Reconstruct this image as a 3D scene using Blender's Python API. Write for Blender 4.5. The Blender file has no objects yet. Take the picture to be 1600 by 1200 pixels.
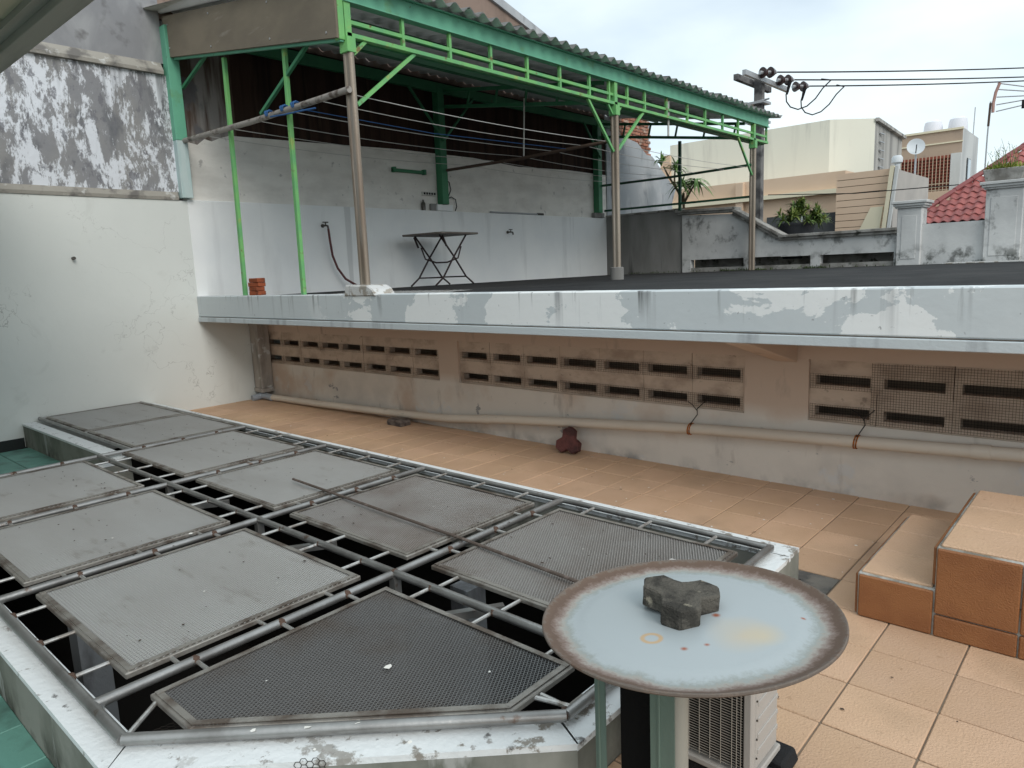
import bpy, bmesh, math, random
from mathutils import Vector, Matrix
random.seed(7)
R = math.radians
SC = bpy.context.scene
COL = SC.collection

# ------------------------------------------------------------------ camera
yaw, pitch, roll = 0.7328237, 0.1600719, -0.0414466
fwd = Vector((-math.sin(yaw)*math.cos(pitch), math.cos(yaw)*math.cos(pitch), -math.sin(pitch)))
rt = fwd.cross(Vector((0, 0, 1))).normalized(); up = rt.cross(fwd)
rt2 = rt*math.cos(roll)+up*math.sin(roll); up2 = up*math.cos(roll)-rt*math.sin(roll)
cam = bpy.data.cameras.new('camera'); camo = bpy.data.objects.new('camera', cam); COL.objects.link(camo)
cam.sensor_width = 36; cam.lens = 1110.05/1600*36; cam.clip_start = .05; cam.clip_end = 3000
camo.matrix_world = Matrix(((rt2.x, up2.x, -fwd.x, 0), (rt2.y, up2.y, -fwd.y, 0), (rt2.z, up2.z, -fwd.z, 1.6), (0, 0, 0, 1)))
SC.camera = camo

# ------------------------------------------------------------------ sky and sun (bright overcast)
SUN_EL, SUN_AZ = R(37), R(110)
w = bpy.data.worlds.new('World'); SC.world = w; w.use_nodes = True
nt = w.node_tree; nt.nodes.clear()
def wn(t, **k):
    n = nt.nodes.new(t)
    for a, b in k.items(): setattr(n, a, b)
    return n
out = wn('ShaderNodeOutputWorld'); bg = wn('ShaderNodeBackground'); bg.inputs[1].default_value = .1
sky = wn('ShaderNodeTexSky', sky_type='NISHITA', sun_disc=False); sky.sun_elevation = SUN_EL; sky.sun_rotation = SUN_AZ
tc = wn('ShaderNodeTexCoord'); mp = wn('ShaderNodeMapping'); mp.inputs['Scale'].default_value = (1, 1, 2.4)
nz = wn('ShaderNodeTexNoise'); nz.inputs['Scale'].default_value = 2.2; nz.inputs['Detail'].default_value = 5; nz.inputs['Roughness'].default_value = .5
cr = wn('ShaderNodeValToRGB'); cr.color_ramp.elements[0].position = .36; cr.color_ramp.elements[1].position = .62
cr.color_ramp.elements[0].color = (.58, .58, .58, 1); cr.color_ramp.elements[1].color = (1, 1, 1, 1)
mx = wn('ShaderNodeMixRGB'); mx.inputs[2].default_value = (7.0, 7.9, 8.2, 1)
L = nt.links.new
L(tc.outputs['Generated'], mp.inputs[0]); L(mp.outputs[0], nz.inputs['Vector']); L(nz.outputs['Fac'], cr.inputs[0])
sx = wn('ShaderNodeSeparateXYZ'); zr = wn('ShaderNodeMapRange'); zr.inputs[1].default_value = .3; zr.inputs[2].default_value = 1; zr.inputs[3].default_value = 1; zr.inputs[4].default_value = 1.25   # overcast deck, brighter towards the zenith
vm = wn('ShaderNodeVectorMath', operation='SCALE'); L(tc.outputs['Generated'], sx.inputs[0]); L(sx.outputs[2], zr.inputs[0])
L(cr.outputs[0], mx.inputs[0]); L(sky.outputs[0], mx.inputs[1]); L(mx.outputs[0], vm.inputs[0]); L(zr.outputs[0], vm.inputs['Scale']); L(vm.outputs[0], bg.inputs[0]); L(bg.outputs[0], out.inputs[0])
sl = bpy.data.lights.new('sun', 'SUN'); sl.energy = 1.1; sl.angle = R(30); sl.color = (1, .96, .9)
so = bpy.data.objects.new('sun', sl); COL.objects.link(so)
sd = Vector((math.sin(SUN_AZ)*math.cos(SUN_EL), math.cos(SUN_AZ)*math.cos(SUN_EL), math.sin(SUN_EL)))
so.rotation_euler = sd.to_track_quat('Z', 'Y').to_euler(); so.location = (3, -3, 12)
vs = SC.view_settings; vs.view_transform = 'Standard'; vs.look = 'None'; vs.gamma = 1; vs.exposure = .52; vs.use_curve_mapping = False

# ------------------------------------------------------------------ materials
def srgb(r, g, b):
    f = lambda c: (c/255/12.92) if c <= 10 else ((c/255+.055)/1.055)**2.4
    return (f(r), f(g), f(b))
MATS = {}
def M(name, col, rough=.8, metal=0, bump=.15, bsc=60, layers=(), rnd=0, obj=False, spec=.4, bstretch=(1, 1, 1)):
    m = bpy.data.materials.new(name); m.use_nodes = True; t = m.node_tree; N = t.nodes; b = N['Principled BSDF']; K = t.links.new
    b.inputs['Roughness'].default_value = rough; b.inputs['Metallic'].default_value = metal; b.inputs['Specular IOR Level'].default_value = spec if rough < .7 else min(spec, .12)
    if obj: g = N.new('ShaderNodeTexCoord'); pos = g.outputs['Object']
    else: g = N.new('ShaderNodeNewGeometry'); pos = g.outputs['Position']
    cur = None
    rgb = N.new('ShaderNodeRGB'); rgb.outputs[0].default_value = (*col, 1); cur = rgb.outputs[0]
    if rnd:
        oi = N.new('ShaderNodeObjectInfo'); hs = N.new('ShaderNodeHueSaturation'); mr = N.new('ShaderNodeMapRange')
        mr.inputs[3].default_value = 1-rnd; mr.inputs[4].default_value = 1+rnd
        K(oi.outputs['Random'], mr.inputs[0]); K(mr.outputs[0], hs.inputs['Value']); K(cur, hs.inputs['Color']); cur = hs.outputs[0]
    for l in layers:
        mpn = N.new('ShaderNodeMapping'); mpn.inputs['Scale'].default_value = l.get('st', (1, 1, 1)); mpn.inputs['Location'].default_value = l.get('off', (0, 0, 0))
        n = N.new('ShaderNodeTexNoise'); n.inputs['Scale'].default_value = l['sc']; n.inputs['Detail'].default_value = min(l.get('det', 5), l.get('cap', 7)); n.inputs['Roughness'].default_value = l.get('rg', .55); n.inputs['Distortion'].default_value = l.get('ds', 0)
        K(pos, mpn.inputs[0]); K(mpn.outputs[0], n.inputs['Vector'])
        r = N.new('ShaderNodeMapRange'); r.inputs[1].default_value = l.get('lo', .4); r.inputs[2].default_value = l.get('hi', .6); r.inputs[4].default_value = l.get('amt', 1)
        src = n.outputs['Fac']
        if 'crack' in l:      # thin lines where the noise crosses its mean
            d1 = N.new('ShaderNodeMath'); d1.operation = 'SUBTRACT'; d1.inputs[1].default_value = .5; d2 = N.new('ShaderNodeMath'); d2.operation = 'ABSOLUTE'
            K(src, d1.inputs[0]); K(d1.outputs[0], d2.inputs[0]); src = d2.outputs[0]; r.inputs[1].default_value = l['crack']; r.inputs[2].default_value = 0
            nm = N.new('ShaderNodeTexNoise'); nm.inputs['Scale'].default_value = l['sc']*.55; nm.inputs['Detail'].default_value = 2; K(pos, nm.inputs['Vector'])
            rm_ = N.new('ShaderNodeMapRange'); rm_.inputs[1].default_value = l.get('mlo', .54); rm_.inputs[2].default_value = l.get('mlo', .54)+.03; K(nm.outputs['Fac'], rm_.inputs[0])
        K(src, r.inputs[0]); fac = r.outputs[0]
        if 'crack' in l:
            mu = N.new('ShaderNodeMath'); mu.operation = 'MULTIPLY'; K(fac, mu.inputs[0]); K(rm_.outputs[0], mu.inputs[1]); fac = mu.outputs[0]
        for ax in 'xyz':
            if ax+'r' in l:      # patch limited to a real zone of the surface
                sp = N.new('ShaderNodeSeparateXYZ'); K(pos, sp.inputs[0]); rr = N.new('ShaderNodeMapRange')
                rr.inputs[1].default_value, rr.inputs[2].default_value = l[ax+'r']
                K(sp.outputs['XYZ'.index(ax.upper())], rr.inputs[0]); mu = N.new('ShaderNodeMath'); mu.operation = 'MULTIPLY'
                K(fac, mu.inputs[0]); K(rr.outputs[0], mu.inputs[1]); fac = mu.outputs[0]
        x = N.new('ShaderNodeMixRGB'); x.inputs[2].default_value = (*l['col'], 1); K(fac, x.inputs[0]); K(cur, x.inputs[1]); cur = x.outputs[0]
    K(cur, b.inputs['Base Color'])
    if bump:
        n = N.new('ShaderNodeTexNoise'); n.inputs['Scale'].default_value = bsc; n.inputs['Detail'].default_value = 5
        mpn = N.new('ShaderNodeMapping'); mpn.inputs['Scale'].default_value = bstretch; K(pos, mpn.inputs[0]); K(mpn.outputs[0], n.inputs['Vector'])
        bn = N.new('ShaderNodeBump'); bn.inputs['Strength'].default_value = bump; bn.inputs['Distance'].default_value = .01
        K(n.outputs['Fac'], bn.inputs['Height']); K(bn.outputs[0], b.inputs['Normal'])
    MATS[name] = m
    return m
V = (1, 1, .06); VX = (6, 6, .25)
grime = lambda c, **k: dict(col=c, **k)
M('left_wall', (.67, .685, .655), .75, bump=.45, bsc=5, layers=[grime((.30, .30, .28), sc=.9, det=6, crack=.0022, amt=.75), grime((.40, .40, .38), sc=2.3, det=6, crack=.004, mlo=.6, amt=.7), 
    grime((.60, .62, .595), sc=.8, lo=.35, hi=.75, amt=.8), grime((.46, .47, .44), sc=2.2, det=10, lo=.62, hi=.74, amt=.35, ds=1),
    grime((.38, .37, .33), sc=3, st=(1, 1, .3), det=8, lo=.6, hi=.75, amt=.5, zr=(.5, 0.0)), grime((.33, .33, .30), sc=14, det=8, lo=.70, hi=.74, amt=.6)])
M('terrace_wall', (.82, .825, .815), .75, bump=.2, bsc=14, layers=[
    grime((.74, .755, .76), sc=1.2, lo=.35, hi=.7), grime((.25, .25, .25), sc=5, st=(1, 1, .03), det=3, lo=.66, hi=.70, amt=.35), grime((.40, .40, .40), sc=3, st=(1, 1, .15), det=8, lo=.55, hi=.8, amt=.5)])
M('upper_plaster', (.76, .735, .69), .85, bump=.5, bsc=7, layers=[
    grime((.57, .54, .50), sc=2.4, st=(1, 1, 2.5), lo=.4, hi=.75, amt=.8), grime((.25, .24, .23), sc=9, det=9, lo=.64, hi=.72, amt=.6), grime((.58, .57, .55), sc=1.3, lo=.5, hi=.75, amt=.5)])
M('peeled_wall', (.24, .24, .25), .9, bump=.6, bsc=16, layers=[
    grime((.27, .265, .26), sc=2.2, st=(1, 1, .5), det=8, lo=.45, hi=.62, amt=.9), grime((.12, .125, .135), sc=3.5, st=(1, 1, .5), det=9, lo=.54, hi=.66, amt=.8),
    grime((.66, .68, .72), sc=3.6, st=(1, 1.5, .6), det=14, cap=14, rg=.78, lo=.495, hi=.535, off=(3, 1, 2), ds=.15), grime((.12, .12, .125), sc=5, st=(1, 1.5, .08), det=7, lo=.52, hi=.68, amt=.8, zr=(3.0, 4.06)), grime((.16, .16, .175), sc=9, st=(1, 1, .6), det=10, rg=.7, lo=.57, hi=.62, amt=.8)])
M('old_plaster', (.24, .24, .25), .9, bump=.5, bsc=8, layers=[
    grime((.32, .32, .325), sc=3.2, st=(1, 1, .6), det=7, lo=.45, hi=.7, ds=.6), grime((.10, .095, .095), sc=3, det=9, lo=.58, hi=.7, amt=.8), grime((.34, .31, .27), sc=1.1, det=8, lo=.6, hi=.75, amt=.6)])
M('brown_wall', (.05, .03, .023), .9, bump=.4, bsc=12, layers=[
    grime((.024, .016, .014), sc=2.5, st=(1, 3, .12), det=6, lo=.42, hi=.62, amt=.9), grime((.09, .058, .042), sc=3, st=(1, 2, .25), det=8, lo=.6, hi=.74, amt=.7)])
M('brown_gable', (.27, .20, .165), .9, bump=.4, bsc=9, layers=[
    grime((.16, .12, .10), sc=2, st=(1, 1.5, .35), det=8, lo=.45, hi=.65, amt=.9), grime((.40, .36, .33), sc=1.7, det=9, lo=.55, hi=.68, amt=.7)])
M('stained_plaster', (.28, .26, .245), .9, bump=.5, bsc=9, layers=[
    grime((.10, .07, .055), sc=3, st=(1, 2, .2), det=8, lo=.48, hi=.6), grime((.13, .13, .14), sc=2.2, det=9, lo=.58, hi=.64, amt=.8)])
M('moulding', (.33, .31, .275), .9, bump=.6, bsc=20, layers=[grime((.16, .15, .14), sc=5, det=9, lo=.5, hi=.64), grime((.6, .6, .58), sc=7, det=8, lo=.6, hi=.66, amt=.7)])
M('slab_paint', (.55, .59, .605), .7, bump=.2, bsc=20, layers=[
    grime((.60, .635, .645), sc=1.4, lo=.4, hi=.7, amt=.7),
    grime((.80, .815, .81), sc=1.3, st=(1, 1, 1.25), det=10, cap=10, rg=.6, lo=.50, hi=.508, off=(2.3, 0, .4), ds=.25, xr=(-6.6, -5.6)),
    grime((.22, .23, .24), sc=4.2, st=(1.6, 1, .05), det=4, lo=.60, hi=.70, amt=.8, zr=(1.12, 1.40)),
    grime((.11, .11, .11), sc=11, st=(1, 1, .06), det=5, lo=.59, hi=.70, amt=.9, zr=(1.2, 1.40)), grime((.16, .16, .16), sc=26, det=6, lo=.68, hi=.74, amt=.6)])
M('slab_lip', (.52, .56, .575), .7, bump=.2, layers=[grime((.22, .23, .25), sc=5, st=(1, 1, .1), det=6, lo=.55, hi=.7, amt=.7), grime((.66, .68, .70), sc=1.6, det=8, lo=.66, hi=.68)])
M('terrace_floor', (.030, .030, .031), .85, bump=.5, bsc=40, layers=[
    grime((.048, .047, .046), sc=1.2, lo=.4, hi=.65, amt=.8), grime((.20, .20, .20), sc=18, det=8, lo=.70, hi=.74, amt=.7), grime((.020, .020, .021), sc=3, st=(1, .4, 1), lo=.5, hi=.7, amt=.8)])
M('vent_wall', (.58, .45, .36), .85, bump=.3, bsc=18, layers=[
    grime((.70, .635, .565), sc=1.3, det=6, lo=.35, hi=.5, zr=(.58, .47)), grime((.55, .505, .46), sc=2.3, det=9, lo=.48, hi=.7, amt=.7, zr=(.6, .3)),
    grime((.62, .61, .60), sc=3.2, det=10, rg=.6, lo=.62, hi=.66, amt=.6, zr=(.55, .35)), grime((.24, .23, .23), sc=4.0, st=(1, 1, 1.4), det=10, rg=.6, lo=.655, hi=.675, amt=.8, zr=(.5, .3), off=(4, 0, 1)),
    grime((.22, .21, .20), sc=4, det=8, lo=.5, hi=.7, amt=.8, zr=(.10, .0)), grime((.30, .24, .20), sc=6, st=(1, 1, .3), det=7, lo=.62, hi=.72, amt=.5)])
M('vent_block', (.58, .46, .365), .85, bump=.4, bsc=30, layers=[grime((.36, .27, .21), sc=5, st=(1, 1, 1.5), det=8, lo=.45, hi=.68, amt=.8), grime((.19, .15, .12), sc=16, det=8, lo=.64, hi=.72, amt=.6)])
M('vent_room', (.30, .22, .16), .95, bump=.3)
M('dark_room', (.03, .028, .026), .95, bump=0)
M('orange_tile', (.54, .355, .235), .62, bump=.5, bsc=120, rnd=.10, layers=[
    grime((.47, .30, .185), sc=3, lo=.4, hi=.7, amt=.7), grime((.60, .41, .25), sc=1.1, lo=.45, hi=.7, amt=.55), grime((.30, .18, .10), sc=22, st=(1, 1, 1), det=8, lo=.64, hi=.74, amt=.5), grime((.36, .24, .16), sc=2.2, det=8, lo=.52, hi=.70, amt=.5)])
M('riser_tile', (.28, .115, .042), .55, bump=.5, bsc=170, rnd=.05, layers=[grime((.23, .088, .032), sc=6, det=8, lo=.4, hi=.65, amt=.8)])
M('grout', (.20, .155, .115), .95, bump=.5, bsc=60, layers=[grime((.26, .21, .16), sc=3, det=8, lo=.5, hi=.7)])
M('nosing_grout', (.40, .39, .36), .9, bump=.6, bsc=50, layers=[grime((.20, .18, .15), sc=9, det=8, lo=.45, hi=.62)])
M('raw_concrete', (.18, .165, .145), .95, bump=.8, bsc=30, layers=[grime((.10, .095, .09), sc=7, det=8, lo=.45, hi=.6)])
M('green_tile', (.12, .275, .228), .5, bump=.2, bsc=40, rnd=.08, layers=[grime((.06, .12, .10), sc=5, det=8, lo=.5, hi=.68, amt=.8)])
M('dark_grout', (.03, .035, .034), .95, bump=.4)
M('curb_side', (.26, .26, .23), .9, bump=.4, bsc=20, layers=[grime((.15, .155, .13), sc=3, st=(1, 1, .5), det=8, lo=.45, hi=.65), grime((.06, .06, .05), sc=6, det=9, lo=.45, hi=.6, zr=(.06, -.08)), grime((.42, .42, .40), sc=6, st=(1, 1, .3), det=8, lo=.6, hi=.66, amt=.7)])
M('curb_top', (.70, .72, .72), .8, bump=.5, bsc=30, layers=[grime((.27, .25, .22), sc=7, st=(1, 1, 1), det=12, rg=.65, lo=.56, hi=.60, xr=(-2.4, -1.6)), grime((.30, .28, .26), sc=9, det=12, rg=.7, lo=.59, hi=.63, amt=.9), grime((.12, .115, .11), sc=15, det=9, lo=.64, hi=.70, amt=.9)])
M('pit_wall', (.30, .32, .34), .8, bump=.3, layers=[grime((.12, .12, .125), sc=4, st=(1, 1, .4), det=8, lo=.5, hi=.66)])
RUST = (.13, .065, .035)
M('steel_tube', (.34, .335, .325), .42, .75, bump=.12, bsc=60, layers=[grime((.20, .19, .18), sc=5, det=8, lo=.42, hi=.65, amt=.8), grime(RUST, sc=9, det=9, lo=.645, hi=.70, amt=.7)])
M('steel_rung', (.52, .51, .49), .4, .75, bump=.12, layers=[grime((.30, .27, .24), sc=14, det=6, lo=.5, hi=.65), grime(RUST, sc=20, det=6, lo=.62, hi=.70, amt=.8)])
M('panel_frame', (.32, .30, .27), .55, .6, bump=.3, bsc=70, layers=[grime((.13, .10, .08), sc=6, det=9, lo=.46, hi=.62, amt=.9), grime((.38, .36, .34), sc=11, det=7, lo=.6, hi=.7, amt=.6)])
M('mesh_steel', (.49, .49, .475), .5, .25, bump=0, layers=[grime((.42, .41, .39), sc=1.8, st=(.5, 1.5, 1), det=9, lo=.42, hi=.62, amt=.5), grime((.24, .20, .17), sc=7, st=(.5, 1.6, 1), det=9, lo=.60, hi=.74, amt=.45)])
M('mesh_dark', (.19, .188, .185), .5, .3, bump=0, layers=[grime((.15, .125, .105), sc=1.6, det=7, lo=.5, hi=.66, amt=.8)])
M('mesh_worn', (.38, .365, .35), .5, .3, bump=0, layers=[grime((.27, .235, .21), sc=1.6, det=7, lo=.48, hi=.66, amt=.8)])
M('weld_rust', (.10, .065, .05), .9, bump=.5)
M('rusty_rod', (.12, .095, .08), .8, .3, bump=.4, layers=[grime((.20, .16, .14), sc=18, det=8, lo=.5, hi=.65)])
M('pvc', (.66, .575, .48), .45, bump=.06, layers=[grime((.57, .49, .405), sc=3, st=(.4, 1, 1), det=8, lo=.45, hi=.7, amt=.8), grime((.30, .26, .22), sc=20, st=(.3, 1, 1), det=6, lo=.66, hi=.72, amt=.5)])
M('pvc_grey', (.33, .36, .40), .5, bump=.1)
M('rust_band', (.42, .13, .02), .85, bump=.5, layers=[grime((.15, .06, .02), sc=60, det=6, lo=.45, hi=.6)])
M('wire_dark', (.06, .052, .045), .8, .3, bump=0)
M('drain_box', (.42, .38, .34), .85, bump=.4, layers=[grime((.20, .185, .17), sc=4, st=(1, 1, .3), det=9, lo=.46, hi=.62), grime((.56, .56, .55), sc=7, det=9, lo=.6, hi=.66)])
M('green_dark', (.045, .20, .095), .55, bump=.15, layers=[grime((.03, .14, .075), sc=3, det=8, lo=.45, hi=.7, amt=.8), grime((.11, .07, .03), sc=9, det=9, lo=.69, hi=.74, amt=.8)])
M('green_beam', (.14, .41, .27), .55, bump=.15, layers=[grime((.115, .34, .23), sc=2.5, det=8, lo=.4, hi=.68), grime((.13, .27, .10), sc=4, det=8, lo=.62, hi=.72, amt=.6), grime((.09, .06, .03), sc=14, det=9, lo=.69, hi=.74, amt=.8)])
M('green_light', (.17, .44, .14), .5, bump=.15, layers=[grime((.12, .36, .15), sc=4, det=8, lo=.42, hi=.65), grime((.34, .40, .10), sc=7, det=8, lo=.60, hi=.70, amt=.7), grime((.16, .075, .03), sc=11, det=9, lo=.62, hi=.69, amt=.9)])
M('green_black', (.018, .075, .04), .6, bump=.1, layers=[grime((.03, .03, .02), sc=8, det=7, lo=.55, hi=.66)])
M('teal_paint', (.30, .47, .46), .7, bump=.3, layers=[grime((.48, .57, .56), sc=6, st=(1, 1, .15), det=8, lo=.45, hi=.65)])
M('post_steel', (.34, .29, .235), .5, .45, bump=.2, layers=[grime((.22, .17, .13), sc=6, st=(1, 1, .1), det=8, lo=.42, hi=.66), grime((.45, .42, .38), sc=10, st=(1, 1, .06), det=6, lo=.58, hi=.7, amt=.6)])
M('roof_under', (.70, .70, .70), .9, bump=.3, rnd=.08, layers=[grime((.57, .57, .57), sc=2, st=(.3, 3, 1), det=6, lo=.45, hi=.65)])
M('roof_sheet', (.17, .17, .165), .9, bump=.5, bsc=30, rnd=.12, layers=[grime((.10, .10, .098), sc=4, det=9, lo=.45, hi=.65, amt=.8), grime((.25, .245, .235), sc=2, st=(.3, 3, 1), det=7, lo=.55, hi=.7, amt=.6)])
M('fascia', (.205, .172, .13), .75, bump=.15, layers=[grime((.16, .135, .105), sc=1.4, st=(1, 1, 2), det=7, lo=.4, hi=.65), grime((.30, .27, .23), sc=3, st=(.5, 1, 4), det=8, lo=.63, hi=.72, amt=.5)])
M('pole_pipe', (.33, .30, .27), .6, .3, bump=.2, layers=[grime((.12, .09, .075), sc=10, det=8, lo=.5, hi=.62)])
M('pole_brown', (.10, .07, .055), .8, bump=.3)
M('line_wire', (.50, .49, .46), .5, .3, bump=0)
M('blue_rope', (.04, .11, .26), .8, bump=.3)
M('black_cable', (.018, .018, .02), .7, bump=0)
M('brick_red', (.27, .075, .035), .9, bump=.6, bsc=60, rnd=.2, layers=[grime((.14, .05, .03), sc=12, det=8, lo=.5, hi=.65, amt=.8)])
M('brick_old', (.33, .15, .10), .9, bump=.5, rnd=.3, layers=[grime((.42, .34, .28), sc=7, det=8, lo=.5, hi=.62, amt=.8)])
M('paver_grey', (.11, .10, .085), .95, bump=1, bsc=130, obj=True, layers=[grime((.045, .042, .037), sc=14, det=10, lo=.45, hi=.6, amt=.9), grime((.30, .27, .21), sc=22, det=9, lo=.62, hi=.68, amt=.8)])
M('paver_red', (.14, .055, .05), .9, bump=.8, obj=True, layers=[grime((.07, .035, .033), sc=9, det=8, lo=.45, hi=.62)])
M('stone_brown', (.17, .14, .12), .95, bump=1, layers=[grime((.08, .065, .06), sc=16, det=8, lo=.45, hi=.6)])
M('table_top', (.12, .10, .085), .6, bump=.2, layers=[grime((.20, .175, .15), sc=4, det=7, lo=.5, hi=.7)])
M('table_leg', (.045, .03, .03), .5, .4, bump=.1)
M('hose', (.10, .03, .03), .5, bump=.1)
M('tap_metal', (.10, .09, .08), .4, .7, bump=.1)
M('white_plastic', (.62, .61, .57), .5, bump=.05, layers=[grime((.45, .43, .40), sc=9, det=7, lo=.55, hi=.7)])
M('dark_slot', (.02, .02, .02), .8, bump=0)
M('chip_white', (.58, .58, .57), .85, bump=.5, layers=[grime((.34, .31, .27), sc=9, det=10, lo=.52, hi=.58), grime((.12, .115, .11), sc=13, st=(1, 1, .2), det=8, lo=.62, hi=.70, amt=.8)])
M('weather_white', (.58, .58, .57), .85, bump=.4, bsc=16, layers=[grime((.46, .46, .455), sc=2, det=8, lo=.4, hi=.66), grime((.17, .17, .165), sc=2.6, st=(1, 1, .8), det=11, rg=.65, lo=.57, hi=.66, amt=.9), grime((.05, .055, .045), sc=4, det=11, rg=.7, lo=.52, hi=.62, amt=.9, zr=(1.75, 1.45))])
M('weather_cop', (.33, .32, .30), .9, bump=.5, layers=[grime((.17, .16, .145), sc=4, det=9, lo=.45, hi=.62), grime((.07, .07, .06), sc=7, det=9, lo=.6, hi=.68)])
M('grey_concrete', (.27, .265, .255), .9, bump=.4, layers=[grime((.19, .185, .175), sc=2, st=(1, 1, .25), det=8, lo=.42, hi=.62), grime((.08, .08, .075), sc=4, st=(1, 1, .12), det=8, lo=.58, hi=.68, amt=.8)])
M('grey_plaster', (.36, .38, .40), .9, bump=.4, layers=[grime((.46, .47, .48), sc=1.6, st=(1, 1, .7), det=8, lo=.45, hi=.6), grime((.18, .19, .20), sc=4, st=(1, 1, .3), det=9, lo=.6, hi=.7, amt=.8)])
M('cream', (.74, .725, .62), .8, bump=.1, layers=[grime((.69, .67, .575), sc=.5, st=(1, 1, .5), det=7, lo=.4, hi=.7, amt=.8), grime((.48, .46, .40), sc=1.6, st=(1, 1, .08), det=6, lo=.55, hi=.72, amt=.55), grime((.30, .29, .26), sc=3, st=(1, 1, .1), det=7, lo=.58, hi=.7, amt=.5, zr=(4.9, 5.8))])
M('cream_light', (.70, .64, .48), .8, bump=.1)
M('peach', (.63, .47, .345), .8, bump=.1, layers=[grime((.58, .42, .30), sc=.9, det=7, lo=.4, hi=.7, amt=.8)])
M('streaked_concrete', (.42, .41, .385), .9, bump=.3, layers=[grime((.24, .235, .225), sc=1.6, st=(1, 1, .08), det=8, lo=.45, hi=.6, amt=.9), grime((.10, .10, .10), sc=2.5, st=(1, 1, .12), det=8, lo=.58, hi=.68, amt=.8, zr=(4.2, 5.8))])
M('grey_face', (.45, .42, .39), .85, bump=.2, layers=[grime((.36, .34, .32), sc=1.1, det=8, lo=.4, hi=.65, amt=.8)])
M('tan_wall', (.42, .32, .245), .85, bump=.2, layers=[grime((.30, .24, .195), sc=1, st=(1, 1, .3), det=8, lo=.52, hi=.66, amt=.8), grime((.60, .57, .52), sc=.8, det=8, lo=.64, hi=.68, amt=.8)])
M('white_far', (.56, .57, .56), .85, bump=.2, layers=[grime((.42, .43, .43), sc=.8, st=(1, 1, .3), det=8, lo=.42, hi=.64)])
M('lattice_red', (.26, .085, .06), .9, bump=.3)
M('lattice_tan', (.50, .40, .30), .9, bump=.2)
M('tank_white', (.74, .75, .80), .6, bump=.05)
M('dish_grey', (.60, .63, .65), .6, bump=.05)
M('window_dark', (.018, .02, .024), .15, bump=0, spec=.6)
M('window_pale', (.45, .52, .58), .2, bump=0)
M('roof_tile', (.30, .085, .075), .55, bump=.3, rnd=.18, layers=[grime((.20, .06, .06), sc=5, det=8, lo=.45, hi=.66, amt=.8), grime((.40, .20, .17), sc=9, det=8, lo=.62, hi=.7, amt=.6)])
M('ridge_tile', (.20, .055, .055), .6, bump=.4, rnd=.1)
M('pole_concrete', (.18, .175, .17), .9, bump=.4, layers=[grime((.07, .068, .07), sc=4, det=8, lo=.45, hi=.62)])
M('galv', (.42, .43, .44), .5, .5, bump=.1)
M('insulator', (.045, .022, .02), .3, bump=0)
M('rust_dish', (.45, .28, .24), .8, .2, bump=.1)
M('leaf_a', (.12, .20, .04), .55, bump=.1, rnd=.35, layers=[grime((.27, .31, .07), sc=6, lo=.5, hi=.65)])
M('leaf_b', (.09, .19, .045), .55, bump=.1, rnd=.35, layers=[grime((.17, .27, .08), sc=5, lo=.5, hi=.65)])
M('leaf_dry', (.34, .37, .08), .7, bump=.1, rnd=.3, layers=[grime((.22, .31, .06), sc=5, lo=.45, hi=.6)])
M('stem', (.12, .09, .06), .9, bump=.4)
M('pot_black', (.02, .021, .025), .6, bump=.1)
M('moss', (.05, .075, .025), .95, bump=.5)
M('ac_white', (.38, .36, .335), .55, bump=.05, layers=[grime((.42, .39, .36), sc=6, det=8, lo=.5, hi=.7, amt=.7)])
M('ac_wire', (.34, .31, .27), .6, bump=0)
M('ac_fin', (.022, .021, .02), .7, bump=0)
M('stand_green', (.135, .195, .165), .5, .2, bump=.1, layers=[grime((.10, .145, .125), sc=4, st=(1, 1, .2), det=7, lo=.45, hi=.66)])
M('stand_beige', (.30, .295, .26), .5, .1, bump=.1)
M('gap_shade', (.006, .006, .006), .9, bump=.1)  # near-black colour for the shade inside the stand's open gap
M('rubber', (.022, .022, .023), .85, bump=.5)
M('soffit', (.70, .66, .52), .8, bump=.1, layers=[grime((.62, .59, .46), sc=2, st=(.4, 3, 1), det=7, lo=.4, hi=.65), grime((.20, .20, .16), sc=3, det=9, lo=.63, hi=.72, amt=.7)])
M('eave_beam', (.48, .48, .44), .8, bump=.1, layers=[grime((.40, .40, .37), sc=3, st=(.4, 3, 3), det=7, lo=.4, hi=.65)])
M('house_wall', (.62, .63, .60), .85, bump=.2)
M('street', (.075, .075, .075), .95, bump=.3, layers=[grime((.11, .105, .1), sc=.3, lo=.4, hi=.6)])
M('petal', (.75, .73, .68), .8, bump=0)
M('speck', (.06, .045, .035), .9, bump=0)
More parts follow.
